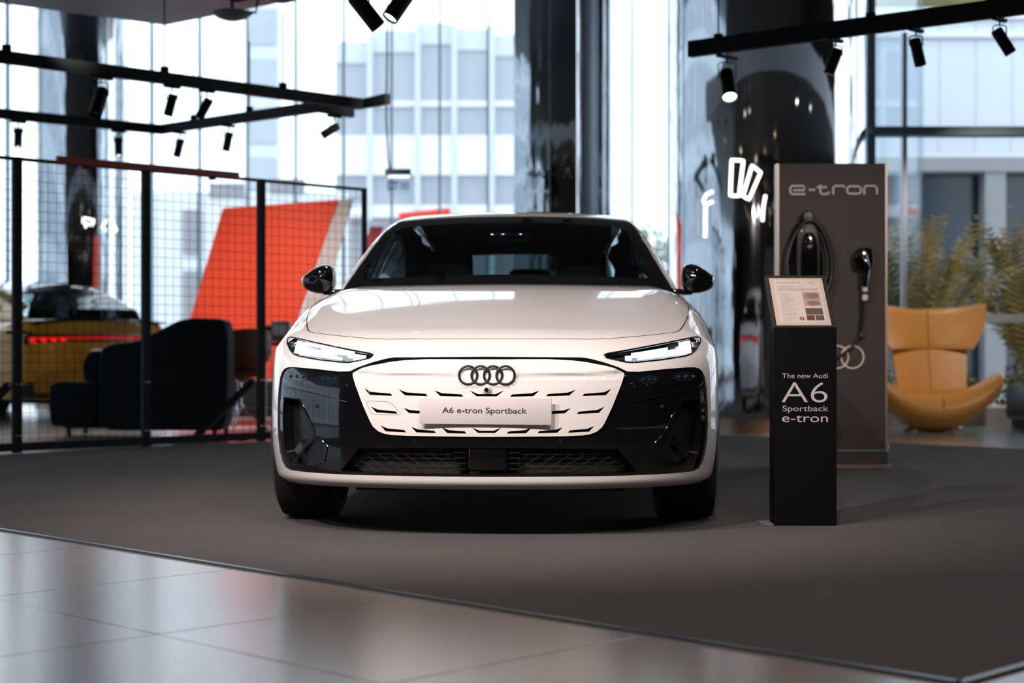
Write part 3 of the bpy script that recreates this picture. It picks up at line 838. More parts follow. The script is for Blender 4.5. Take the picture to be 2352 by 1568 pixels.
# ------------------------------------------------------------------ gold car behind the fence
def gold_car():
    g = thing('car', 'gold hatchback car with red light bar parked behind the mesh fence', 'car', (-7.76, 20.8, 0), -math.radians(135))
    skip = {'bumper_mask', 'ring_emblem', 'number_plate', 'front_camera', 'grille_panel', 'lower_intake', 'air_vent', 'parking_sensor', 'radar_cover', 'headlamp', 'lower_lamp', 'rear_plate'}
    def cp(o, par, depth):
        c = o.copy(); col.objects.link(c); c.parent = par
        if o.type == 'MESH' and o.data.materials and o.data.materials[0] == M['paint']:
            c.material_slots[0].link = 'OBJECT'; c.material_slots[0].material = M['gold'] if not o.name.startswith('roof') else M['gloss']
        for ch in list(o.children): cp(ch, c, depth + 1)
    for ch in list(car.children):
        if ch.name.split('.')[0] in skip: continue
        cp(ch, g, 1)
    box('rear_plate', (.0, float(rear_s(np.array([0.]), np.array([.66]))[0]) + .012, .70), (.46, .01, .11), M['plate'], g, .003)
    return g
gold_car()

# ------------------------------------------------------------------ fence
M['fence'] = mat('fence_black', (.005, .007, .009), .6, noise=.15, spec=.2)
M['redbeam'] = mat('dark_red_steel', (.32, .022, .008), .5, noise=.1)
M['bolt'] = mat('steel_bolt', (.6, .6, .6), .25, metal=1, noise=.05)
FP_ = 10.99
fx, fy = pq(FP_, 5.83)
posts_q = [4.735, 5.903, 6.986, 8.079, 9.195]
labels = ['black mesh fence panel at the picture\'s left edge beside the gold car', 'black mesh fence panel in front of the dark sofa',
          'black mesh fence panel between the dark sofa and the swivel chair', 'black mesh fence panel nearest the white car in front of the red wall']
wire_v = wire_h = None
for k in range(4):
    q0, q1 = posts_q[k], posts_q[k + 1]
    X, Y = pq(FP_, q0)
    f = thing('fence_panel', labels[k], 'fence', (X, Y, 0), PI / 4, 'mesh fence panels')
    L = q1 - q0; t = .032
    for x in (t / 2 + .001, L - t / 2 - .001):
        p = box('post', (x, 0, 1.075), (t, .04, 2.15), M['fence'], f)
    box('top_rail', (L / 2, 0, 2.137), (L - 2 * t - .004, .035, .024), M['fence'], f)
    box('bottom_rail', (L / 2, 0, .045), (L - 2 * t - .004, .04, .06), M['fence'], f)
    n = 14
    for i in range(1, n):
        x = t + (L - 2 * t) * i / n
        if wire_v is None:
            o = cyl('wire', (0, .004, 0), (0, .004, 2.06), .0020, M['fence'], f, 6); wire_v = o.data
        else: o = link('wire', wire_v, None, f)
        o.location = (x, 0, .07)
    for i in range(1, 28):
        if wire_h is None:
            o = cyl('wire', (0, -.001, 0), (1, -.001, 0), .0020, M['fence'], f, 6); wire_h = o.data
        else: o = link('wire', wire_h, None, f)
        o.location = (t, 0, .07 + i * .0736); o.scale = (L - 2 * t, 1, 1)
    for x in (t / 2, L - t / 2):
        for z in (.125, .50):
            lathe('bolt', [(0, -.026), (.006, -.025), (.007, -.02)], M['bolt'], f, 10, (x, 0, z), 'Y')
    if k in (0, 2):
        tube('brace', [(L - .03, .05, .50), (L - .30, .48, .04)], 0, M['fence'], f, rect=(.06, .05))
        box('brace_foot', (L - .18, .29, .02), (.07, .58, .03), M['fence'], f)
X0_, Y0_ = on_p(FP_ - .03, 131); X1_, Y1_ = on_p(FP_ - .03, 547)
rb_ = thing('red_beam', 'dark red steel beam fixed along the top of the mesh fence', 'beam', ((X0_ + X1_) / 2, (Y0_ + Y1_) / 2, 0), PI / 4)
Lb = math.hypot(X1_ - X0_, Y1_ - Y0_)
box('beam_bar', (0, 0, 2.155), (Lb, .045, .052), M['redbeam'], rb_, .003, 1)
for x in (-Lb * .35, .35 * Lb): box('beam_clip', (x, .012, 2.12), (.04, .05, .03), M['fence'], rb_)

# ------------------------------------------------------------------ sofa, swivel chair, table, red wall behind the fence
M['sofa'] = mat('charcoal_wool', (.005, .011, .015), .9, noise=.25, nscale=80, bump=.3, bscale=300, sheen=.1, spec=.2)
M['brownleather'] = mat('brown_shell', (.16, .055, .015), .5, noise=.15, nscale=12)
M['alu'] = mat('polished_aluminium', (.55, .57, .60), .25, metal=1, noise=.05)
M['tan'] = mat('tan_laminate', (.36, .26, .20), .5, noise=.06)
M['white'] = mat('white_lacquer', (.75, .75, .76), .35, noise=.03)
M['red'] = mat('signal_red_panel', (.85, .065, .016), .5, noise=.05, nscale=2)
M['beige'] = mat('pale_panel', (.62, .56, .53), .5, noise=.03)
M['blackpanel'] = mat('black_base_panel', (.010, .012, .014), .5, noise=.15)
M['redtext'] = mat('red_lettering', (.45, .02, .02), .5, noise=.05)
M['greybox'] = mat('grey_plastic', (.20, .23, .27), .5, noise=.08)
sf = thing('sofa', 'charcoal wool wing sofa with high back seen through the fence', 'sofa', (-3.10, 14.3, 0), 0)
def soft(name, poly, y0, y1, parent, m, bev=.035): return prism(name, poly, y0, y1, m, parent, 'Y', bev)
# built in x (picture plane), y depth
backp = [(-.32, .06), (.62, .06), (.665, .16), (.68, .60), (.675, .90), (.655, .99), (.60, 1.015), (.38, 1.02), (.26, 1.00), (.12, .93), (.0, .865), (-.12, .815), (-.30, .80), (-.40, .76), (-.42, .66), (-.42, .10)]
soft('wing_back', backp, -.30, .05, sf, M['sofa'], .03)
soft('seat_base', [(-.86, .10), (-.82, .06), (.40, .06), (.40, .47), (-.80, .47), (-.86, .43)], .06, .45, sf, M['sofa'], .03)
soft('seat_cushion', [(-.86, .30), (-.84, .10), (-.42, .08), (-.42, .47), (-.78, .475), (-.85, .45)], -.28, .055, sf, M['sofa'], .03)
soft('arm_pad', [(-.56, .47), (-.40, .45), (-.40, .72), (-.48, .745), (-.55, .70), (-.58, .60)], -.25, .05, sf, M['sofa'], .03)
for x in (-.70, .55):
    for y in (-.2, .36): cyl('leg', (x, y, 0), (x, y, .075), .022, M['satin'], sf, 12)
swc = thing('swivel_chair', 'brown shell swivel chair with polished star base behind the fence', 'chair', (-2.50, 15.10, 0), .6)
v = []; f = []
NU, NV = 24, 14
for shell, dr in ((0, 0), (1, -.018)):
    for j in range(NV + 1):
        t = j / NV; z = .46 + .48 * t; r = (.05 + .24 * math.sin(min(1, t * 1.7) * PI / 2)) * (1 - .07 * max(0, t - .5)) + dr
        for i in range(NU + 1):
            a = math.radians(-205 + 230 * i / NU) if t > .35 else math.radians(-205 - 65 * (1 - t / .35) + (230 + 130 * (1 - t / .35)) * i / NU)
            e = abs(i / NU - .5) * 2; zz = z - .16 * max(0, t - .45) * e ** 2 * 1.4
            v.append((r * math.cos(a) * 1.02, r * math.sin(a), zz))
n1 = (NU + 1) * (NV + 1)
for sh in (0, 1):
    for j in range(NV):
        for i in range(NU): a = sh * n1 + j * (NU + 1) + i; f.append((a, a + 1, a + NU + 2, a + NU + 1) if sh == 0 else (a + NU + 1, a + NU + 2, a + 1, a))
edge = [j * (NU + 1) for j in range(NV + 1)] + [NV * (NU + 1) + i for i in range(1, NU + 1)] + [j * (NU + 1) + NU for j in range(NV - 1, -1, -1)]
for a, b in zip(edge[:-1], edge[1:]): f.append((a, b, b + n1, a + n1))
autosmooth(mesh('seat_shell', v, f, M['brownleather'], swc), 60)
lathe('seat_pad', [(0, .545), (.20, .545), (.225, .53), (.20, .50), (0, .49)], M['brownleather'], swc, 32)
cyl('column', (0, 0, .20), (0, 0, .46), .022, M['alu'], swc, 16)
lathe('hub', [(.0, .245), (.035, .24), (.045, .20), (.03, .18), (0, .18)], M['alu'], swc, 20)
for k in range(5):
    a = 2 * PI * k / 5 + .3; tube('foot', [(.03 * math.cos(a), .03 * math.sin(a), .215), (.18 * math.cos(a), .18 * math.sin(a), .12), (.29 * math.cos(a), .29 * math.sin(a), .02)], .013, M['alu'], swc, 8)
for k in range(4):
    a = PI / 4 + PI / 2 * k; tube('seat_strut', [(0, 0, .45), (.12 * math.cos(a), .12 * math.sin(a), .485)], .008, M['alu'], swc, 6)
tb = thing('table', 'table on a tan column with white base disc behind the swivel chair', 'table', (-2.40, 15.75, 0))
lathe('base_disc', [(0, -.0065), (.34, -.0065), (.34, .004), (.04, .018), (0, .018)], M['white'], tb, 40)
box('pedestal', (.0, 0, .40), (.085, .085, .77), M['tan'], tb, .004, 1)
box('table_top', (.16, 0, .80), (.74, .62, .03), M['blackpanel'], tb, .006, 1)
gb_ = thing('equipment_box', 'small grey display box standing on the dark table', 'box', (-2.26, 15.75, .816))
box('housing', (.05, 0, .105), (.17, .16, .20), M['greybox'], gb_, .012, 2)
box('screen', (-.065, -.02, .09), (.07, .06, .14), M['satin'], gb_, .006, 1)
box('stripe', (.05, -.083, .12), (.13, .004, .10), M['white'], gb_, .001, 1)
rw_ = thing('red_display_wall', 'tall slanted signal red display wall with black base', 'display wall', (-3.0, 19.2, 0))
def RW(px, py, D=19.2): return ((px - 1176) / 3776 * D + 3.0, .76 + (800 - py) / 3776 * D)
prism('red_panel', [RW(512, 478), RW(777, 458), RW(690, 712), RW(640, 872), RW(395, 872)], 0, .10, M['red'], rw_, 'Y')
prism('pale_stripe', [RW(779, 458), RW(812, 456), RW(690, 872), RW(643, 872)], .01, .09, M['beige'], rw_, 'Y')
prism('grey_stripe', [RW(850, 520), RW(880, 520), RW(800, 760), RW(772, 760)], .03, .09, mat('crimson_stripe', (.45, .05, .06), .5, noise=.05), rw_, 'Y')
prism('base_panel', [RW(395, 874), RW(690, 874), RW(690, 935), RW(395, 935)], -.02, .12, M['blackpanel'], rw_, 'Y')
box('base_foot', (.35, .05, .028), (1.6, .3, .08), M['blackpanel'], rw_)
text('base_lettering', 'Audi Sport', .075, M['redtext'], rw_, (RW(457, 907)[0], -.022, RW(457, 907)[1]), w=.52)
rc_ = thing('red_reflection', 'bright red floor reflection painted in front of the red display wall', 'carpet', (0, 0, 0))  # red wall's reflection on the polished floor, laid as coloured sheets
mesh('mat', [(-3.2, 14.9, -.008), (-1.6, 14.6, -.008), (-1.5, 17.6, -.008), (-3.7, 17.6, -.008)], [(0, 1, 2, 3)], mat('red_floor_reflection', (.55, .05, .06), .3, noise=.05), rc_)
mesh('reflection_border', [(-3.7, 17.6, -.0075), (-1.5, 17.6, -.0075), (-1.45, 18.4, -.0075), (-3.8, 18.4, -.0075)], [(0, 1, 2, 3)], M['white'], rc_)

# ------------------------------------------------------------------ track lighting
M['track'] = mat('black_track', (.004, .005, .006), .6, noise=.15, spec=.2)
M['lampon'] = emitmat('lit_lamp_face', (1, .95, .88), 9)
ZR = 2.9
def rail(label, pts, hangers, z=ZR, group='suspended track rails', h=.092):
    o = thing('track_rail', label, 'light track', (pts[0][0], pts[0][1], z), 0, group)
    P = [(x - pts[0][0], y - pts[0][1], 0) for x, y in pts]
    tube('rail_bar', P, 0, M['track'], o, rect=(.055, h)).location = (0, 0, (h - .085) / 2)
    for (x, y) in hangers:
        lx, ly = x - pts[0][0], y - pts[0][1]
        cyl('hanger_rod', (lx, ly, .05), (lx, ly, 3.6 - z if (y < 13.2 or (x < -1.7)) else 5.1), .006, M['track'], o, 8)
        cyl('hanger_clamp', (lx, ly, .035), (lx, ly, .095), .035, M['track'], o, 14)
    return o
def along(a, b, px):
    """point of the segment a-b seen at picture column px"""
    k = (px - 1176) / 3776
    t = (k * a[1] - a[0]) / ((b[0] - a[0]) - k * (b[1] - a[1])); return (a[0] + (b[0] - a[0]) * t, a[1] + (b[1] - a[1]) * t)
R1 = [(-4.6, 11.27), (-1.33, 14.43), (-1.07, 14.13)]
R2 = [(-5.2, 14.55), (-3.44, 16.1), (-1.745, 14.61), (-1.45, 14.95)]
R4 = [(1.28, 11.85), (2.35, 11.0), (4.2, 9.55)]
R3 = [(-1.7, 10.0), (.5, 8.3)]
RF = [(-4.2, 3.6), (4.2, 3.6)]
rail('long black track rail running above the mesh fence', R1, [along(R1[0], R1[1], p) for p in (15, 378, 650)])
rail('angled black track rail hanging behind the fence rail', R2, [along(R2[0], R2[1], p) for p in (225,)] + [along(R2[1], R2[2], p) for p in (445, 573)])
rail('black track rail in front of the wide mirrored column', R4, [along(R4[0], R4[1], p) for p in (1650,)] + [along(R4[1], R4[2], p) for p in (2000,)], h=.115)
rail('black track rail over the bonnet of the white car', R3, [(-1.4, 9.768), (.2, 8.532)], 2.91)
rail('black track rail across the ceiling in front of the white car', RF, [(-3, 3.6), (0, 3.6), (3, 3.6)], 3.25)
def spot(label, xy, aim, z=ZR, lit=True, energy=0., cone=50, color=(1, .875, .82), size=1., soft=.04, group='black track spotlights'):
    o = thing('track_spotlight', label, 'spotlight', (xy[0], xy[1], z - .043), 0, group)
    a = Vector(aim).normalized(); piv = Vector((0, 0, -.115 * size))
    box('adapter', (0, 0, -.012), (.15 * size, .035, .024), M['track'], o, .004, 1, Matrix.Rotation(PI / 4, 3, 'Z').to_4x4() if abs(xy[1] - 3.6) > .5 else None)
    cyl('stem', (0, 0, -.02), (0, 0, -.05), .006, M['track'], o, 8)
    side = a.cross(Vector((0, 1, 0)));
    if side.length < .2: side = Vector((1, 0, 0))
    side = Vector((1, 0, 0)) - a * a.x; side.z = 0; side.normalize()
    w = .043 * size
    tube('yoke', [tuple(piv - side * w), tuple(Vector((0, 0, -.06)) - side * w), tuple(Vector((0, 0, -.05)) - side * w * .7), tuple(Vector((0, 0, -.05)) + side * w * .7), tuple(Vector((0, 0, -.06)) + side * w), tuple(piv + side * w)], .0045, M['track'], o, 6, up=Vector((0, 1, .01)))
    b0 = piv - a * .045 * size; b1 = piv + a * .135 * size; r = .038 * size
    q = a.to_track_quat('Z', 'Y')
    body = lathe('lamp_body', [(0, 0), (r * .86, 0), (r, .012), (r, .18 * size), (r * .9, .18 * size), (r * .86, .165 * size)], M['track'], o, 28)
    body.location = b0; body.rotation_mode = 'QUATERNION'; body.rotation_quaternion = q
    ls = lathe('lamp_face', [(0, .170 * size), (r * .86, .168 * size)], M['lampon'] if lit else M['satin'], o, 28)
    ls.location = b0; ls.rotation_mode = 'QUATERNION'; ls.rotation_quaternion = q
    if energy:
        l = bpy.data.lights.new('spot_beam', 'SPOT'); l.energy = energy; l.color = color; l.spot_size = math.radians(cone); l.spot_blend = 1; l.shadow_soft_size = soft
        lo = bpy.data.objects.new('spot_beam', l); col.objects.link(lo); lo.parent = o; lo.location = b1 + a * .02
        lo.rotation_mode = 'QUATERNION'; lo.rotation_quaternion = (-a).to_track_quat('Z', 'Y')
    return o
spot('dark spotlight on the fence rail in front of the far left column', along(R1[0], R1[1], 232), (-.12, -.5, -.85), lit=False, size=1.35)
spot('left spotlight of the close pair on the fence rail', along(R1[0], R1[1], 395), (-.27, .1, -.95), lit=False)
spot('right spotlight of the close pair on the fence rail', along(R1[0], R1[1], 475), (-.50, .1, -.85), lit=False)
spot('lit spotlight at the left end of the angled rail', along(R2[0], R2[1], 42), (0, -.10, -1), energy=110)
spot('lit spotlight on the angled rail in front of the round column', along(R2[0], R2[1], 272), (.05, -.10, -.98), energy=30, cone=80)
spot('lit spotlight near the corner of the angled rail', along(R2[1], R2[2], 413), (-.22, -.05, -.95), energy=40, cone=80)
spot('lit spotlight on the rising arm of the angled rail', along(R2[1], R2[2], 525), (-.20, .0, -.98), energy=40, cone=80)
spot('strongly tilted spotlight at the right end of the angled rail', along(R2[2], R2[3], 768), (-.80, -.05, -.52), energy=25)
spot('dark spotlight tilted right at the top edge over the car', along(R3[0], R3[1], 826), (.62, .05, -.78), 2.91, lit=False, size=1.25)
spot('lit spotlight tilted left at the top edge over the car', along(R3[0], R3[1], 932), (-.50, -.25, -.80), 2.91, size=1.25, energy=60, cone=70)
spot('spotlight with glowing face in front of the mirrored column', along(R4[0], R4[1], 1670), (.02, -.62, -.78), ZR - .02, size=1.45)
spot('first hanging spotlight above the charging wall', along(R4[1], R4[2], 1920), (-.35, .05, -.93), energy=30)
spot('middle spotlight on the rail above the palm', along(R4[1], R4[2], 2104), (.18, -.15, -.97), lit=False)
spot('outermost spotlight on the rail at the picture\'s right edge', along(R4[1], R4[2], 2296), (.52, -.05, -.85), lit=False)
# the rail in front of the car lights its nose and bonnet
front = [(-2.6, (-.45, 7.0, .80), 440, 62), (-1.3, (-.2, 7.0, .70), 400, 62), (.6, (.4, 7.1, .75), 155, 62), (2.3, (.9, 7.0, .9), 40, 40), (-3.6, (-1.2, 5.3, 0), 75, 85), (1.6, (.9, 4.8, 0), 85, 95), (3.4, (2.05, 10.5, 1.2), 420, 22)]
names = ['at the far left of the front rail', 'second on the front rail', 'over the centre of the front rail', 'right of centre on the front rail', 'outer left of the front rail aimed down', 'added on the front rail to brighten the carpet', 'at the right of the front rail aimed at the charging wall']  # the carpet spot is added to widen the light pool in front
for (x, tg, e, cn), nm in zip(front, names):
    p = Vector((x, 3.6, 3.09)); spot('lit black spotlight ' + nm, (x, 3.6), tuple(Vector(tg) - p), 3.25, energy=e, cone=cn)
# added unseen soffit spots that brighten the red wall, chair, palms and gold car
for (x, y, tg, e, cn, lb) in ((.15, 11.8, (-2.75, 19.2, 1.5), 1500, 24, 'soffit spotlight aimed at the red display wall'), (.60, 11.8, (-2.9, 19.2, 1.2), 1000, 24, 'second soffit spotlight aimed at the red display wall'),
                              (3.7, 12.7, (3.95, 15.5, .8), 260, 34, 'soffit spotlight aimed at the lounge chair'), (5.0, 12.6, (4.9, 18.3, 1.3), 600, 34, 'soffit spotlight aimed at the palms'), (-3.2, 11.6, (-4.4, 17.4, .8), 340, 34, 'soffit spotlight aimed at the gold car')):
    spot('lit black ' + lb, (x, y), tuple(Vector(tg) - Vector((x, y, 3.45))), 3.643, energy=e, cone=cn)
# recessed downlights of the soffit
dl0 = None
M['down'] = emitmat('warm_downlight', (1, .70, .42), 40)
for (x, y) in [(x, y) for x in (-10, -7, -4, -1.5, 1.2, 4, 7, 10) for y in (-7, -4.5, -2, .5)]:
    if dl0 is None:
        dl0 = thing('downlight', 'round recessed warm downlight in the grey soffit', 'downlight', (0, 0, 3.6), 0, 'soffit downlights')
        lathe('trim_ring', [(.05, -.002), (.065, -.006), (.07, .0)], M['track'], dl0, 24); lathe('lamp_disc', [(0, -.001), (.05, -.002)], M['down'], dl0, 24)
        d = dl0
    else: d = copy_tree(dl0)
    d.location = (x, y, 3.598)
for (x, y, e) in ((-2.6, 1.6, 60), (.2, 1.4, 50), (2.8, 1.8, 22), (-3.0, 4.8, 60), (3.0, 5.2, 14), (-2.8, 8.0, 50), (2.6, 8.4, 16), (-1.1, 6.3, 45), (.9, 6.6, 35)):  # added downlights with wide beams, an even fill for car and carpet
    d = copy_tree(dl0); d.location = (x, y, 3.598)
    l = bpy.data.lights.new('downlight_fill', 'SPOT'); l.energy = e; l.color = (1, .88, .82); l.spot_size = math.radians(150); l.spot_blend = 1; l.shadow_soft_size = .06
    lo = bpy.data.objects.new('downlight_fill', l); col.objects.link(lo); lo.parent = d; lo.location = (0, 0, -.02)
# bowl lamps under the soffit corner
for px, Y, lb in ((533, 13.3, 'shallow grey bowl lamp hanging at the soffit corner'), (645, 12.6, 'grey bowl lamp half cut by the top edge')):
    X = (px - 1176) / 3776 * Y
    bl = thing('bowl_lamp', lb, 'ceiling lamp', (X, Y, 3.6), 0, 'bowl lamps')
    lathe('bowl', [(0, -.19), (.06, -.185), (.12, -.165), (.165, -.13), (.15, -.12), (0, -.16)], M['greybox'], bl, 32)
    cyl('stem', (0, 0, -.16), (0, 0, .0), .012, M['track'], bl, 10)
    tube('bracket', [(-.02, 0, -.10), (.20, -.05, -.135), (.22, -.05, -.02)], .010, M['track'], bl, 8)

# ------------------------------------------------------------------ hanging sign and neon reflections
sg_ = thing('hanging_sign', 'hanging glass exit sign with dark top bar above the car', 'sign', (-1.22, 17.6, 0))
box('top_bar', (0, 0, 2.65), (.275, .05, .06), mat('slate_metal', (.045, .075, .095), .5, noise=.1), sg_, .003, 1)
box('sign_plate', (.005, 0, 2.51), (.235, .008, .215), M['pane'], sg_)
box('glow_edge', (.01, 0, 2.60), (.23, .012, .03), emitmat('sign_glow', (.9, .97, 1), 1.6), sg_)
M['teal'] = mat('teal_lettering', (.005, .09, .13), .5, noise=.05)
text('sign_lettering', 'EXIT', .085, M['teal'], sg_, (-.055, -.006, 2.46), w=.12, off=.04)
for x in (.045, .095):
    tube('sign_glyph', [(x - .018, -.006, 2.46), (x + .018, -.006, 2.46), (x + .018, -.006, 2.535), (x - .018, -.006, 2.535)], .0045, M['teal'], sg_, 6, closed=True, up=Vector((0, 1, 0)))
    tube('sign_glyph', [(x, -.006, 2.46), (x, -.006, 2.55)], .0045, M['teal'], sg_, 6)
tube('cable', [(-.09, 0, 2.68), (-.10, 0, 2.76), (-.125, 0, 3.2), (-.115, 0, 4.2), (-.15, 0, 8.0)], .010, M['teal'], sg_, 8)
M['neon'] = emitmat('neon_reflection_glow', (1, .97, .95), 3.2)
def neon(label, D, curves, r, cx, cy):  # glowing tubes shaped as the reflections of an unseen neon sign
    o = thing('neon_reflection', label, 'painted reflection', (cx, cy, 0))
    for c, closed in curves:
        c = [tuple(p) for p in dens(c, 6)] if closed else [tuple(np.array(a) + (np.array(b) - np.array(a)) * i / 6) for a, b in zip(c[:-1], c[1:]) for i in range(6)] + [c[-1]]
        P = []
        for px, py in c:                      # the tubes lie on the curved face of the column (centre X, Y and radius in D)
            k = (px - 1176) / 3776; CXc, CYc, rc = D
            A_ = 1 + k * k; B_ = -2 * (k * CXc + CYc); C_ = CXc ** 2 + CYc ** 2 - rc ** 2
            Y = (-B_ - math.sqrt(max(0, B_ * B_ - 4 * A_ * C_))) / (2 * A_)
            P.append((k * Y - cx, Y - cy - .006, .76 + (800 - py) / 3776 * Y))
        tube('reflection_tube', P, r, M['neon'], o, 8, closed=closed, up=Vector((0, 1, 0)))
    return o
neon('painted reflection of two tilted neon bars on the wide mirrored column', (2.47, 16.0, .955), [([(1680, 367), (1707, 369), (1697, 450), (1677, 449)], True), ([(1727, 380), (1747, 396), (1720, 458), (1706, 450)], True), ([(1758, 448), (1753, 475), (1751, 508)], False)], .014, 2.2, 15.07)
neon('painted reflection of a neon loop letter at the left flank of the wide mirrored column', (2.47, 16.0, .955), [([(1636, 440), (1622, 447), (1615, 460), (1620, 470), (1636, 463)], False), ([(1620, 470), (1619, 545)], False)], .014, 1.8, 15.35)
neon('painted reflection of a neon letter P on the far left column', (-5.75, 22.0, .60), [([(191, 500), (216, 505), (213, 517), (191, 512)], True), ([(197, 514), (197, 523)], False)], .012, -5.5, 21.3)
neon('painted reflection of neon angle strokes on the far left column', (-5.75, 22.0, .60), [([(244, 506), (235, 520), (243, 530)], False), ([(254, 502), (260, 510), (256, 514)], False), ([(254, 525), (263, 517), (269, 529), (256, 534)], False)], .011, -5.2, 21.3)
# ------------------------------------------------------------------ info stand
st = thing('info_stand', 'black upright information stand with slanted price sheet beside the car', 'sign stand', (1.257, 7.05, 0))
M['standblack'] = mat('stand_black', (.0025, .0025, .003), .6, noise=.1, spec=.12)
M['bevelblack'] = mat('stand_frame', (.018, .014, .013), .45, noise=.1)
M['paper'] = mat('printed_paper', (.66, .56, .53), .5, noise=.02)
M['mount'] = mat('paper_mount', (.60, .48, .43), .5, noise=.02)
M['greyink'] = mat('grey_print', (.40, .34, .33), .6, noise=.05)
M['palink'] = mat('pale_print', (.52, .44, .42), .6, noise=.05)
M['lettering'] = mat('silver_lettering', (.60, .54, .55), .5, noise=.03)
W_ = .271; Zt = .851
box('body', (0, .055, Zt / 2), (W_, .11, Zt), M['standblack'], st, .002, 1)
# slanted head: sheared to the left as it rises, tilted back
HX, HZ, HY_ = -.012, .229, .16
def hp(u, v, d=0.):
    """u 0..1 across, v 0..1 up the slanted face, d towards the viewer"""
    return (-W_ / 2 + u * W_ * (1 - .02 * v) + HX * v, v * HY_ - d * .8, Zt + .0 + v * HZ + d * .55)
def hquad(name, u0, u1, v0, v1, d, m, parent):
    return mesh(name, [hp(u0, v0, d), hp(u1, v0, d), hp(u1, v1, d), hp(u0, v1, d)], [(0, 1, 2, 3)], m, parent)
hd = mesh('slanted_head', [hp(0, 0, 0), hp(1, 0, 0), hp(1, 1, 0), hp(0, 1, 0), hp(0, 0, -.03), hp(1, 0, -.03), hp(1, 1, -.03), hp(0, 1, -.03)],
     [(0, 1, 2, 3), (4, 7, 6, 5), (0, 4, 5, 1), (1, 5, 6, 2), (2, 6, 7, 3), (3, 7, 4, 0)], M['bevelblack'], st)
prism('head_support', [(0.03, Zt - .2), (.11, Zt - .2), (HY_ + .02, Zt + HZ - .03), (HY_ - .005, Zt + HZ - .03)], -.05, .05, M['standblack'], st, 'X')
sheet = hquad('price_sheet', .055, .925, .035, .945, .001, M['mount'], st)
hquad('sheet_paper', .115, .87, .08, .90, .0018, M['paper'], sheet)
for (u0, u1, v0, v1, m) in [(.16, .55, .845, .858, 'greyink'), (.67, .78, .845, .86, 'greyink'), (.17, .83, .70, .745, 'palink'), (.17, .42, .79, .795, 'palink'), (.17, .40, .775, .78, 'palink'), (.17, .44, .76, .765, 'palink'), (.50, .60, .79, .795, 'palink'), (.50, .60, .775, .78, 'palink')]:
    hquad('print_line', u0, u1, v0, v1, .0024, M[m], sheet)
vv = .675
for k in range(26):
    vv -= .0205 if k % 4 else .032
    if vv < .10: break
    hquad('print_line', .18, .18 + random.uniform(.12, .32), vv, vv + .007, .0024, M['palink'], sheet)
def photo(u0, u1, v0, v1, base, blob):
    ph = hquad('print_photo', u0, u1, v0, v1, .0024, base, sheet)
    if blob:
        n = 20; V = []
        for i in range(n):
            a = 2 * PI * i / n; V.append(hp(u0 + (u1 - u0) * (.56 + .38 * math.cos(a)), v0 + (v1 - v0) * (.46 + .30 * math.sin(a) + (.1 if math.sin(a) > 0 else 0)), .003))
        mesh('photo_shape', V, [tuple(range(n))], blob, sheet)
pg = [mat('photo_ground_%d' % i, c, .5, noise=.25, nscale=90) for i, c in enumerate([(.42, .26, .17), (.48, .32, .24), (.12, .08, .075), (.16, .05, .03), (.12, .085, .08)])]
ps = mat('photo_grey', (.22, .18, .17), .5, noise=.3, nscale=120)
photo(.555, .83, .52, .665, pg[0], ps); photo(.555, .83, .395, .515, pg[1], ps); photo(.555, .83, .235, .36, pg[2], None)
photo(.555, .68, .125, .225, pg[3], None); photo(.695, .83, .125, .225, pg[4], None)
bd = [hp(.475 + .035 * math.cos(a), .158 + .032 * math.sin(a), .003) for a in np.linspace(0, 2 * PI, 24, endpoint=False)]
mesh('badge_mark', bd, [tuple(range(24))], M['ink'], sheet)
bd = [hp(.475 + .020 * math.cos(a), .158 + .018 * math.sin(a), .0034) for a in np.linspace(0, 2 * PI, 20, endpoint=False)]
mesh('badge_mark', bd, [tuple(range(20))], M['mount'], sheet)
def zpx(py, D): return .76 + (800 - py) / 3776 * D
for s_, y0, y1, nm in (('The new Audi', 868, 857, 0), ('A6', 924, 876, 0), ('Sportback', 944, 931, 0), ('e-tron', 969, 949, 0)):
    h = (y0 - y1) / 3776 * 7.05
    text('stand_lettering', s_, h, M['lettering'], st, (.0, -.0012, zpx(y0, 7.05)), w=(.196 if s_ != 'A6' else .196), off=-.012 if s_ == 'A6' else -.002)
mesh('foot_plate', [(-.135, .0, .002), (-.185, .03, .002), (-.185, .125, .002), (-.135, .125, .002), (-.135, .0, .008), (-.185, .03, .008), (-.185, .125, .008), (-.135, .125, .008)], [(0, 1, 2, 3), (7, 6, 5, 4), (0, 4, 5, 1), (1, 5, 6, 2), (2, 6, 7, 3), (3, 7, 4, 0)], mat('foot_metal', (.35, .34, .34), .4, metal=.7, noise=.05), st)

# ------------------------------------------------------------------ charging wall
DW = 10.5
cw = thing('charging_wall', 'brown grey e-tron display wall on a low plinth carrying the charger', 'display wall', (2.045, DW, 0))
M['wallpanel'] = mat('bronze_grey_panel', (.060, .046, .040), .5, noise=.05, spec=.3)
M['walledge'] = mat('champagne_edge', (.42, .33, .28), .35, metal=.6, noise=.05)
M['logo'] = mat('cream_logo', (.88, .77, .70), .5, noise=.03)
z0, z1 = zpx(1032, DW), zpx(375, DW)
box('panel_body', (0, .05, (z0 + z1) / 2), (.675, .09, z1 - z0), M['wallpanel'], cw, .002, 1)
box('edge_strip', (-.346, .05, (z0 + z1) / 2), (.014, .10, z1 - z0), M['walledge'], cw)
box('edge_strip', (.346, .05, (z0 + z1) / 2), (.014, .10, z1 - z0), M['walledge'], cw)
box('plinth', (.0, .05, .06), (.70, .16, .085), M['wallpanel'], cw, .003, 1)
box('plinth_lip', (.0, -.05, .012), (.71, .10, .024), M['walledge'], cw, .003, 1)
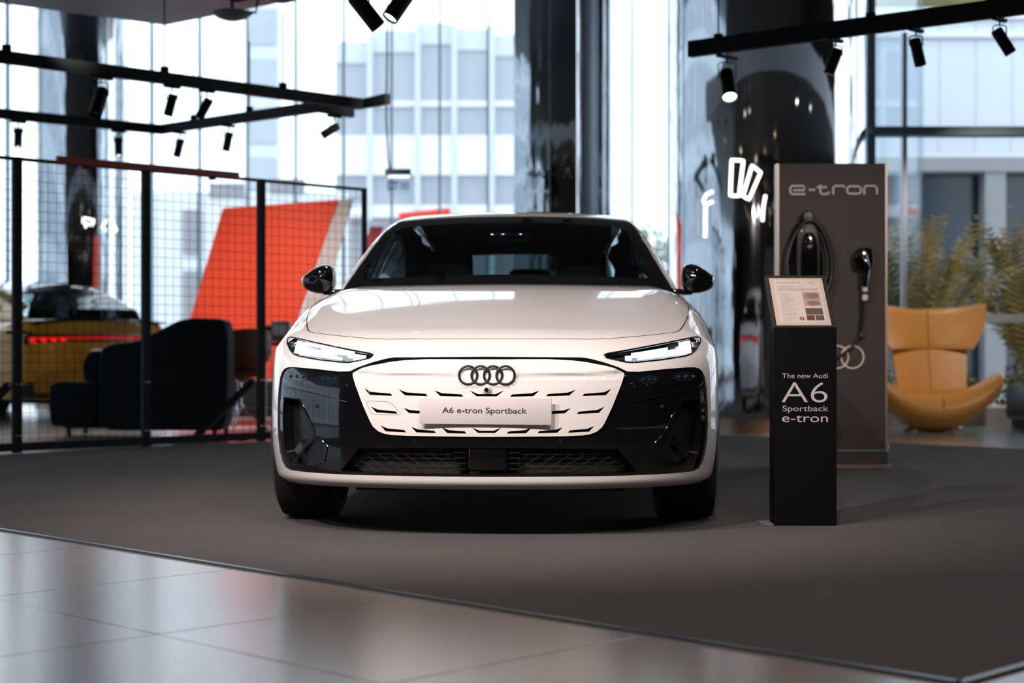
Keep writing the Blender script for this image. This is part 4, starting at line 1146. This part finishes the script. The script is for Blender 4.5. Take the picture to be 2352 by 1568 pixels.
# e-tron wordmark as rounded strokes
def strokes(name, curves, r, m, parent, y):
    for c, cl in curves: tube(name, [(x, y, z) for x, z in c], r, m, parent, 8, closed=cl, up=Vector((0, 1, 0)))
def wp(px, py): return ((px - 1176) / 3776 * DW - 2.045, zpx(py, DW))
def rr(x0, x1, y0, y1, k=4):
    return [wp(x0 + k, y0), wp(x1 - k, y0), wp(x1, y0 + k), wp(x1, y1 - k), wp(x1 - k, y1), wp(x0 + k, y1), wp(x0, y1 - k), wp(x0, y0 + k)]
lw = .0075
strokes('wordmark_e', [([wp(1850, 446), wp(1819, 446), wp(1815, 442), wp(1815, 431), wp(1819, 427), wp(1844, 427), wp(1848, 431), wp(1848, 437), wp(1821, 437)], False)], lw, M['logo'], cw, -.001)
strokes('wordmark_dash', [([wp(1857, 436), wp(1872, 436)], False)], lw, M['logo'], cw, -.001)
strokes('wordmark_t', [([wp(1884, 424), wp(1884, 442), wp(1888, 446), wp(1900, 446), wp(1905, 441)], False), ([wp(1876, 430), wp(1899, 430)], False)], lw, M['logo'], cw, -.001)
strokes('wordmark_r', [([wp(1914, 447), wp(1914, 431), wp(1918, 427), wp(1938, 427), wp(1940, 432)], False)], lw, M['logo'], cw, -.001)
strokes('wordmark_o', [(rr(1946, 1977, 428, 445), True)], lw, M['logo'], cw, -.001)
strokes('wordmark_n', [([wp(1985, 447), wp(1985, 431), wp(1989, 427), wp(2009, 427), wp(2014, 431), wp(2014, 447)], False)], lw, M['logo'], cw, -.001)
lg = empty('ring_logo'); lg.parent = cw
rm = None
for k in range(4):
    if rm is None:
        o = tube('ring', [(.0715 * math.cos(a), 0, .0715 * math.sin(a)) for a in np.linspace(0, 2 * PI, 48, endpoint=False)], .0058, M['logo'], lg, 8, closed=True, up=Vector((0, 1, 0))); rm = o.data
    else: o = link('ring', rm, None, lg)
    x, z = wp(1958, 820); o.location = (x - .098 * k, -.001, z)
# wallbox with its cable loops
wx, wz = wp(1851, 575)
wbx = thing('wallbox_charger', 'black wallbox charger with cable looped around it on the display wall', 'charger', (2.045 + wx, DW, 0))
pl = rnd([(-.075, wz - .30), (.075, wz - .30), (.08, wz), (.07, wz + .12), (.035, wz + .17), (-.035, wz + .17), (-.07, wz + .12), (-.08, wz)], 2)
prism('charger_body', pl, -.11, -.001, M['satin'], wbx, 'Y', .012)
pl2 = rnd([(-.05, wz - .28), (.05, wz - .28), (.055, wz + .03), (.03, wz + .11), (-.03, wz + .11), (-.055, wz + .03)], 2)
prism('charger_face', pl2, -.122, -.108, M['gloss'], wbx, 'Y', .004)
kn = lathe('cable_hook', [(0, -.09), (.03, -.088), (.038, -.07), (.036, 0)], M['satin'], wbx, 24, (0, 0, wp(0, 500)[1]), 'Y')
box('status_light', (-.045, -.10, wp(0, 533)[1]), (.018, .03, .012), M['logo'], wbx, .003, 1)
for k in range(3): box('status_mark', (-.006 + .008 * k, -.1235, wp(0, 568)[1] - (.006 if k % 2 else 0)), (.012, .002, .010), M['greyink'], wbx)
for dx, yy, ww in ((0, -.05, .128), (.012, -.075, .142), (-.01, -.035, .118)):
    pts = []
    for i in range(40):
        t = 2 * PI * i / 40; x = ww * math.cos(t) * (1 - .18 * max(0, math.sin(t))); z = wz - .10 + .265 * math.sin(t) + (.02 if math.sin(t) > 0 else 0)
        pts.append((x + dx, yy, z))
    tube('charging_cable', pts, .0135, M['satin'], wbx, 10, closed=True, up=Vector((0, 1, 0)))
# plug holder and hanging cable
hx, hz = wp(1980, 596)
ph = thing('charging_plug', 'black charging plug hanging in its round holder with white tags', 'charging plug', (2.045 + hx, DW, 0))
pl = rnd([(-.045, hz - .07), (.03, hz - .085), (.062, hz - .03), (.062, hz + .04), (.04, hz + .075), (-.035, hz + .075), (-.065, hz + .03), (-.065, hz - .03)], 2)
prism('plug_holder', pl, -.07, -.001, M['gloss'], ph, 'Y', .012)
tube('plug_handle', [(.0, -.085, hz + .02), (.01, -.10, hz - .06), (.005, -.085, hz - .13), (.0, -.07, hz - .17)], .021, M['gloss'], ph, 12)
def pp(px, py, y): return (wp(px, py)[0] - hx, y, wp(px, py)[1])
tube('plug_cable', [pp(1980, 640, -.075), pp(1979, 680, -.05), pp(1977, 740, -.03), pp(1970, 775, -.025), pp(1952, 800, -.02), pp(1925, 820, -.02), pp(1890, 826, -.02), pp(1850, 800, -.02), pp(1835, 740, -.02)], .0085, M['satin'], ph, 10)
for py in (664, 684): box('cable_tag', pp(1982, py, -.062), (.034, .026, .040), M['white'], ph, .006, 1)
tube('tag_tie', [pp(1984, 650, -.07), pp(1992, 656, -.07), pp(1988, 664, -.07)], .003, M['satin'], ph, 6)
lathe('cable_knob', [(0, -.03), (.017, -.028), (.022, -.01), (.02, 0)], M['satin'], ph, 20, pp(1976, 772, 0), 'Y')
pc_ = thing('power_cable', 'white power cable looping out behind the display wall plinth', 'cable', (2.045, DW, 0))
tube('cable_loop', [(.33, .12, .19), (.365, .12, .175), (.386, .12, .13), (.375, .12, .085), (.35, .12, .07), (.30, .13, .05), (.25, .2, .008)], .007, M['logo'], pc_, 10, up=Vector((0, 1, 0)))

# ------------------------------------------------------------------ yellow lounge chair
M['tanleather'] = mat('tan_yellow_leather', (.62, .28, .055), .42, noise=.10, nscale=9, bump=.05, bscale=150)
lc = thing('lounge_chair', 'tan yellow leather wing lounge chair on a slim star base', 'armchair', (3.93, 15.35, 0))
lc.scale = (.92, .92, 1)
def loft(name, rings, m, parent, closed=True):
    n = len(rings[0]); v = [p for r in rings for p in r]; f = []
    for i in range(len(rings) - 1):
        for j in range(n): f.append((i * n + j, i * n + (j + 1) % n, (i + 1) * n + (j + 1) % n, (i + 1) * n + j))
    f += [tuple(range(n - 1, -1, -1)), tuple(range((len(rings) - 1) * n, len(rings) * n))]
    o = mesh(name, v, f, m, parent); bm = bmesh.new(); bm.from_mesh(o.data); bmesh.ops.recalc_face_normals(bm, faces=bm.faces); bm.to_mesh(o.data); bm.free()
    return autosmooth(o, 60)
rings = []
for t in np.linspace(-1, 1, 33):
    x = .66 * t; e = abs(t)
    zt_ = .335 + .235 * e ** 2.2; th = .075 + .10 * (1 - e ** 2.5); dep = .34 * (1 - .35 * e ** 2); yc = -.02 - .10 * e ** 2
    k = 1 if e < .93 else max(.25, math.sqrt(max(0, 1 - ((e - .93) / .075) ** 2)))
    rings.append([(x + .0, yc + dep * math.cos(a) * k, zt_ - th + th * math.sin(a) * k * (1 if math.sin(a) > 0 else 1)) for a in np.linspace(0, 2 * PI, 24, endpoint=False)])
loft('seat_shell', rings, M['tanleather'], lc)
def slabcurve(name, z0, z1, hw, y0, lean, bulge, wing, th, parent, topdip):
    rings = []
    NZ = 14
    for j in range(NZ + 1):
        t = j / NZ; k = 1 if .08 < t < .92 else .80 + .2 * math.sin(min(t, 1 - t) / .08 * PI / 2)
        r = []
        NX = 20
        w = hw(t)
        for i in range(NX + 1):
            u = -1 + 2 * i / NX; r.append((w * u, y0 + lean * t - wing * u * u - th * .5 * k, z0 + (z1 - z0) * t + topdip(u) * t))
        for i in range(NX, -1, -1):
            u = -1 + 2 * i / NX; r.append((w * u, y0 + lean * t - wing * u * u + th * .5 * k, z0 + (z1 - z0) * t + topdip(u) * t))
        rings.append(r)
    return loft(name, rings, M['tanleather'], parent)
slabcurve('backrest', .33, .80, lambda t: .34 + .05 * t, .10, .16, 0, .05, .11, lc, lambda u: 0)
slabcurve('headrest', .755, 1.135, lambda t: .42 + .14 * math.sin(min(1, t * 1.25) * PI / 2), .23, .06, 0, .16, .12, lc, lambda u: .05 * u * u - .005)
bs = lc
cyl('swivel_post', (.0, 0, .02), (.0, 0, .22), .028, M['alu'], lc, 16)
for k in range(4):
    a = PI / 2 * k + .35; tube('foot', [(.0, 0, .045), (.18 * math.cos(a), .18 * math.sin(a), .03), (.34 * math.cos(a), .34 * math.sin(a), .006)], .016, M['alu'], lc, 8)
tube('back_seam', [(.0, .10 + .16 * t - .057, .33 + .47 * t) for t in np.linspace(.1, .95, 8)], .004, M['brownleather'], lc, 6)
tube('headrest_seam', [(.0, .23 + .06 * t - .062, .755 + .375 * t) for t in np.linspace(.06, .97, 8)], .004, M['brownleather'], lc, 6)
tube('seat_seam', [(.02, -.358 + .0 * i, .22 + .02 * i) for i in range(2)] + [(.02, -.36, .27), (.02, -.30, .325)], .004, M['brownleather'], lc, 6)

# ------------------------------------------------------------------ low dark seats by the window
M['darkseat'] = mat('dark_leather', (.016, .013, .012), .35, noise=.15, nscale=20)
for (x, y, w, d, h, lb) in ((5.45, 15.6, 1.35, .70, .40, 'dark leather low bench at the picture\'s right edge'), (5.95, 16.25, 1.2, .22, .56, 'dark leather back block behind the low bench')):
    ot = thing('low_bench', lb, 'bench', (x, y, 0))
    box('upholstery', (0, 0, h / 2 + .04), (w, d, h - .06), M['darkseat'], ot, .06, 3)
    box('plinth', (0, 0, .03), (w - .12, d - .08, .075), M['blackpanel'], ot)

# ------------------------------------------------------------------ planting outside the bay
M['palm'] = mat('palm_leaf', (.23, .185, .055), .38, noise=.45, nscale=3, spec=.6)
M['palm2'] = mat('palm_leaf_dry', (.42, .29, .09), .45, noise=.35, nscale=3)
M['stalk'] = mat('palm_stalk', (.16, .13, .05), .6, noise=.2)
M['shrub'] = mat('golden_shrub_leaf', (.30, .24, .045), .5, noise=.4, nscale=4)
def frond(parent, L, az, el, droop, m):
    v = []; f = []; n = 26
    d = Vector((math.cos(az), math.sin(az), 0)); s = Vector((-math.sin(az), math.cos(az), 0))
    P = []
    for i in range(n + 1):
        t = i / n; a = el - droop * t * t
        P.append((Vector((0, 0, 0)) if i == 0 else P[-1]) + (d * math.cos(a) + Vector((0, 0, 1)) * math.sin(a)) * (L / n if i else 0))
    for i in range(3, n + 1):
        t = i / n; tan = (P[i] - P[i - 1]).normalized(); nrm = s.cross(tan)
        ll = .26 * math.sin(min(1, t * 1.6) * PI / 2) * (1 - .75 * max(0, t - .5) ** 1.2)
        for sd in (-1, 1):
            w = .014; dirn = (s * sd * .72 + tan * .62 + nrm * random.uniform(.05, .35)).normalized()
            k = len(v); a = P[i]; v += [a - tan * w, a + tan * w, a + dirn * ll * .6 + tan * w * .8 - Vector((0, 0, .01)), a + dirn * ll - Vector((0, 0, .04))]
            f += [(k, k + 1, k + 2), (k, k + 2, k + 3)]
    k = len(v)
    for i in range(n):
        w = .012 * (1 - .8 * i / n); a, b = P[i], P[i + 1]
        j = len(v); v += [a - s * w, a + s * w, b + s * w * .9, b - s * w * .9]; f.append((j, j + 1, j + 2, j + 3))
    return mesh('frond', v, f, m, parent)
for (x, y, n, L, lb) in ((4.45, 18.3, 30, 1.9, 'bushy feather palm directly behind the yellow lounge chair'), (5.85, 18.6, 26, 1.85, 'feather palm at the picture\'s right edge behind the glass'), (3.75, 18.9, 14, 1.3, 'smaller feather palm half hidden by the charging wall')):
    p = thing('palm', lb, 'palm', (x, y, 0), 0, 'feather palms outside the bay')
    cyl('trunk', (0, 0, -.02), (0, 0, .42), .10, M['stalk'], p, 12, .07)
    for k in range(n):
        fr_ = frond(p, L * random.uniform(.75, 1.08), 2 * PI * k / n + random.uniform(-.2, .2), random.uniform(.95, 1.5), random.uniform(.15, .75), M['palm'] if random.random() < .65 else M['palm2']); fr_.location = (0, 0, .40)
for (x, y, w, h, lb) in ((4.62, 17.30, .36, .42, 'golden leafed shrub beside the lounge chair'), (5.48, 17.3, .45, .50, 'golden leafed shrub behind the low bench'), (6.42, 17.3, .45, .5, 'golden leafed shrub near the picture\'s right edge'), (3.88, 17.3, .34, .38, 'golden leafed shrub behind the lounge chair back')):
    s_ = thing('shrub', lb, 'shrub', (x, y, 0), 0, 'shrubs outside the bay')
    v = []; f = []
    for k in range(420):
        a = random.uniform(0, 2 * PI); r = w * math.sqrt(random.random()); z = .16 + h * random.random() * (1 - (r / w) ** 2 * .5)
        c = Vector((r * math.cos(a), r * math.sin(a), z)); d = Vector((random.uniform(-1, 1), random.uniform(-1, 1), random.uniform(-.2, 1))).normalized(); e = d.cross(Vector((random.random(), random.random(), random.random()))).normalized()
        j = len(v); v += [c - d * .045, c + e * .018, c + d * .05, c - e * .018]; f.append((j, j + 1, j + 2, j + 3))
    lf = mesh('leaves', v, f, M['shrub'], s_)
    cyl('stem', (0, 0, -.02), (0, 0, .3), .03, M['stalk'], s_, 8)

# ------------------------------------------------------------------ outside: ground and buildings
M['paving'] = mat('pale_paving', (.45, .45, .46), .8, noise=.1, nscale=1)
M['clad'] = mat('pale_metal_cladding', (.74, .79, .85), .45, noise=.04, nscale=1)
M['whiteband'] = mat('white_band', (.85, .86, .88), .5, noise=.02)
M['darkglass'] = mat('dark_shop_glass', (.03, .05, .065), .15, noise=.3, nscale=.6)
M['greyglass'] = mat('blue_grey_glazing', (.42, .46, .51), .2, noise=.15, nscale=.4)
M['pier'] = mat('pale_stone_pier', (.62, .67, .72), .6, noise=.05)
M['stone'] = mat('grey_stone', (.36, .35, .37), .7, noise=.12, nscale=1.5)
M['hedge'] = mat('olive_hedge', (.16, .13, .05), .8, noise=.4, nscale=2)
gr = struct(mesh('ground_outside', [(-90, 24.15, -.05), (60, 24.15, -.05), (60, 140, -.05), (-90, 140, -.05)], [(0, 1, 2, 3)], M['paving']), 'pale street paving outside the glass', 'ground')
gr2 = struct(mesh('ground_bay', [(4.25, 16.85, -.04), (30, 16.85, -.04), (30, 24.2, -.04), (4.25, 24.2, -.04)], [(0, 1, 2, 3)], M['paving']), 'pale paving under the palms', 'ground')
gr3 = struct(mesh('ground_side', [(-90, -40, -.05), (-16.2, -40, -.05), (-16.2, 24.15, -.05), (-90, 24.15, -.05)], [(0, 1, 2, 3)], M['paving']), 'pale paving beside the hall', 'ground')
# clad building beyond the bay
D3 = 30.
cb = thing('clad_building', 'pale metal clad building with dark shopfront beyond the palms', 'building', (6.0, D3, 0))
def cz(py): return .76 + (800 - py) / 3776 * D3
pm = None
for row, (ya, yb) in enumerate(((88, 292), (292, 352))):
    za, zb_ = cz(yb) + .01, cz(ya) - .01
    for k in range(12):
        x = -1.2 + k * .665
        o = box('cladding_panel', (x, .0 if row == 0 else .10, (za + zb_) / 2), (.655, .06, zb_ - za), M['clad'], cb)
for ya, yb in ((75, 88), (352, 363), (20, 45)): box('white_band', (2.6, -.06, (cz(ya) + cz(yb)) / 2), (9, .12, cz(ya) - cz(yb)), M['whiteband'], cb)
for k in range(12): box('cladding_panel', (-1.2 + k * .665, .02, (cz(45) + cz(75)) / 2), (.655, .06, cz(45) - cz(75) - .02), M['clad'], cb)
box('concrete_beam', (2.6, .05, (cz(363) + cz(395)) / 2), (9, .4, cz(363) - cz(395)), M['stone'], cb)
for px in (2085, 2283, 2480, 2680):
    x = (px - 1176) / 3776 * D3 - 6.0; box('pillar', (x, .1, cz(395) / 2), (.38 if px != 2085 else .42, .4, cz(395)), M['stone'], cb)
for k in range(5): box('shop_pane', (-.95 + k * 1.6, .35, cz(395) / 2), (1.56, .04, cz(395) - .05), M['darkglass'], cb)
box('roof_hedge', (2.6, .4, cz(5)), (9, .6, .35), M['hedge'], cb, .08, 2)
box('back_wall', (2.6, 1.0, 3.6), (9, .2, 7.2), M['stone'], cb)
# building across the street
D4 = 50.
ob = thing('office_building', 'pale office building with tall grey blue windows across the street', 'building', (-2.7, D4, 0))
def oz(py): return .76 + (800 - py) / 3776 * D4
def ox(px): return (px - 1176) / 3776 * D4 + 2.7
for k, (a, b) in enumerate([(770, 850), (852, 955), (965, 1040), (1048, 1125), (1134, 1240), (1240, 1330)]):
    t0 = 95 if k == 0 else (70 if k == 1 else 52 + (a - 965) * .16)
    box('window_pane', ((ox(a) + ox(b)) / 2, .1, (oz(t0 + 50) + oz(232)) / 2), (ox(b) - ox(a), .05, oz(t0 + 50) - oz(232)), M['greyglass'], ob)
    box('window_pane', ((ox(a) + ox(b)) / 2, .1, (oz(245) + oz(312)) / 2), (ox(b) - ox(a), .05, oz(245) - oz(312)), M['greyglass'], ob)
    box('spandrel', ((ox(a) + ox(b)) / 2, .05, (oz(t0) + oz(t0 + 50)) / 2), (ox(b) - ox(a), .1, oz(t0) - oz(t0 + 50)), M['pier'], ob)
    box('window_pane', ((ox(a) + ox(b)) / 2, .12, (oz(400) + oz(470)) / 2), (ox(b) - ox(a), .05, oz(400) - oz(470)), M['greyglass'], ob)
box('floor_band', ((ox(765) + ox(1340)) / 2, .03, (oz(232) + oz(245)) / 2), (ox(1340) - ox(765), .14, oz(232) - oz(245)), M['whiteband'], ob)
box('floor_band', ((ox(765) + ox(1340)) / 2, -.02, (oz(312) + oz(398)) / 2), (ox(1340) - ox(765), .24, oz(312) - oz(398)), M['whiteband'], ob)
box('floor_band', ((ox(765) + ox(1340)) / 2, -.02, (oz(472) + oz(500)) / 2), (ox(1340) - ox(765), .24, oz(472) - oz(500)), M['whiteband'], ob)
for px in (850, 960, 1044, 1130, 1236): box('pier', (ox(px), -.04, oz(60) / 2), (.17, .3, oz(60 if px > 900 else 110)), M['pier'], ob)
box('ground_floor', ((ox(765) + ox(1340)) / 2, .1, oz(500) / 2), (ox(1340) - ox(765), .05, oz(500)), M['stone'], ob)
# tower and low block further left
tw = thing('tower_block', 'slim pale tower block seen between the glass fins', 'building', (-12.2, 80, 0))
for k in range(7): box('window_band', (.0, -.02, 2 + k * 2.4), (1.55, .1, 1.7), M['greyglass'], tw)
box('tower_wall', (0, .6, 8.7), (1.6, 1.1, 17.5), M['pier'], tw)
lb_ = thing('low_shop_block', 'low pale shop block with dark openings across the street', 'building', (-7.2, 42, 0))
def lz(py): return .76 + (800 - py) / 3776 * 42
def lx(px): return (px - 1176) / 3776 * 42 + 7.2
box('facade', ((lx(300) + lx(800)) / 2, .2, lz(440) / 2), (lx(800) - lx(300), .2, lz(440)), M['whiteband'], lb_)
for (a, b, c, d) in ((420, 462, 482, 582), (420, 470, 622, 740), (480, 560, 420, 450), (620, 700, 410, 440), (845, 905, 505, 590)): box('shop_opening', ((lx(a) + lx(b)) / 2, .05, (lz(c) + lz(d)) / 2), (lx(b) - lx(a), .1, lz(c) - lz(d)), M['stone'], lb_)
aw = empty('awning', (5.0, -.5, 0)); aw.parent = lb_
box('awning_cloth', (.0, 0, 4.15), (1.3, .4, .16), M['red'], aw, rot=Matrix.Rotation(math.radians(-6), 4, 'Y'))
for x in (-.55, .55): box('awning_arm', (x, .3, 4.0), (.05, .5, .05), M['silver'], aw)
for (x, y, h, lb) in ((4.3, 60, 5.2, 'pale green street tree seen beside the wide column'),):
    tr = thing('tree', lb, 'tree', (x, y, 0))
    cyl('trunk', (0, 0, -.05), (0, 0, 2.5), .18, M['stalk'], tr, 10, .1)
    v = []; f = []
    for k in range(1500):
        d = Vector((random.gauss(0, 1), random.gauss(0, 1), random.gauss(0, .8))).normalized() * random.uniform(.5, 1)
        c = Vector((d.x * 1.9, d.y * 1.9, 3.7 + d.z * 1.8)); e = Vector((random.uniform(-1, 1), random.uniform(-1, 1), random.uniform(-1, 1))).normalized(); g_ = e.cross(Vector((0, .3, 1))).normalized()
        j = len(v); v += [c - e * .16, c + g_ * .09, c + e * .16, c - g_ * .09]; f.append((j, j + 1, j + 2, j + 3))
    mesh('crown', v, f, mat('pale_tree_leaf', (.30, .38, .30), .7, noise=.3), tr)

# unseen building added to tone down the left reflections and daylight
sb = thing('added_side_building', 'added unseen pale blue building outside the left glass facade', 'building', (-32, 4, 0))
box('side_wall', (-1, 0, 6.5), (1.8, 70, 13), M['pier'], sb)
for k in range(4):
    for j in range(16): box('window_pane', (-.06, -32 + j * 4.3, 1.9 + k * 3.2), (.1, 3.6, 2.1), M['greyglass'], sb)
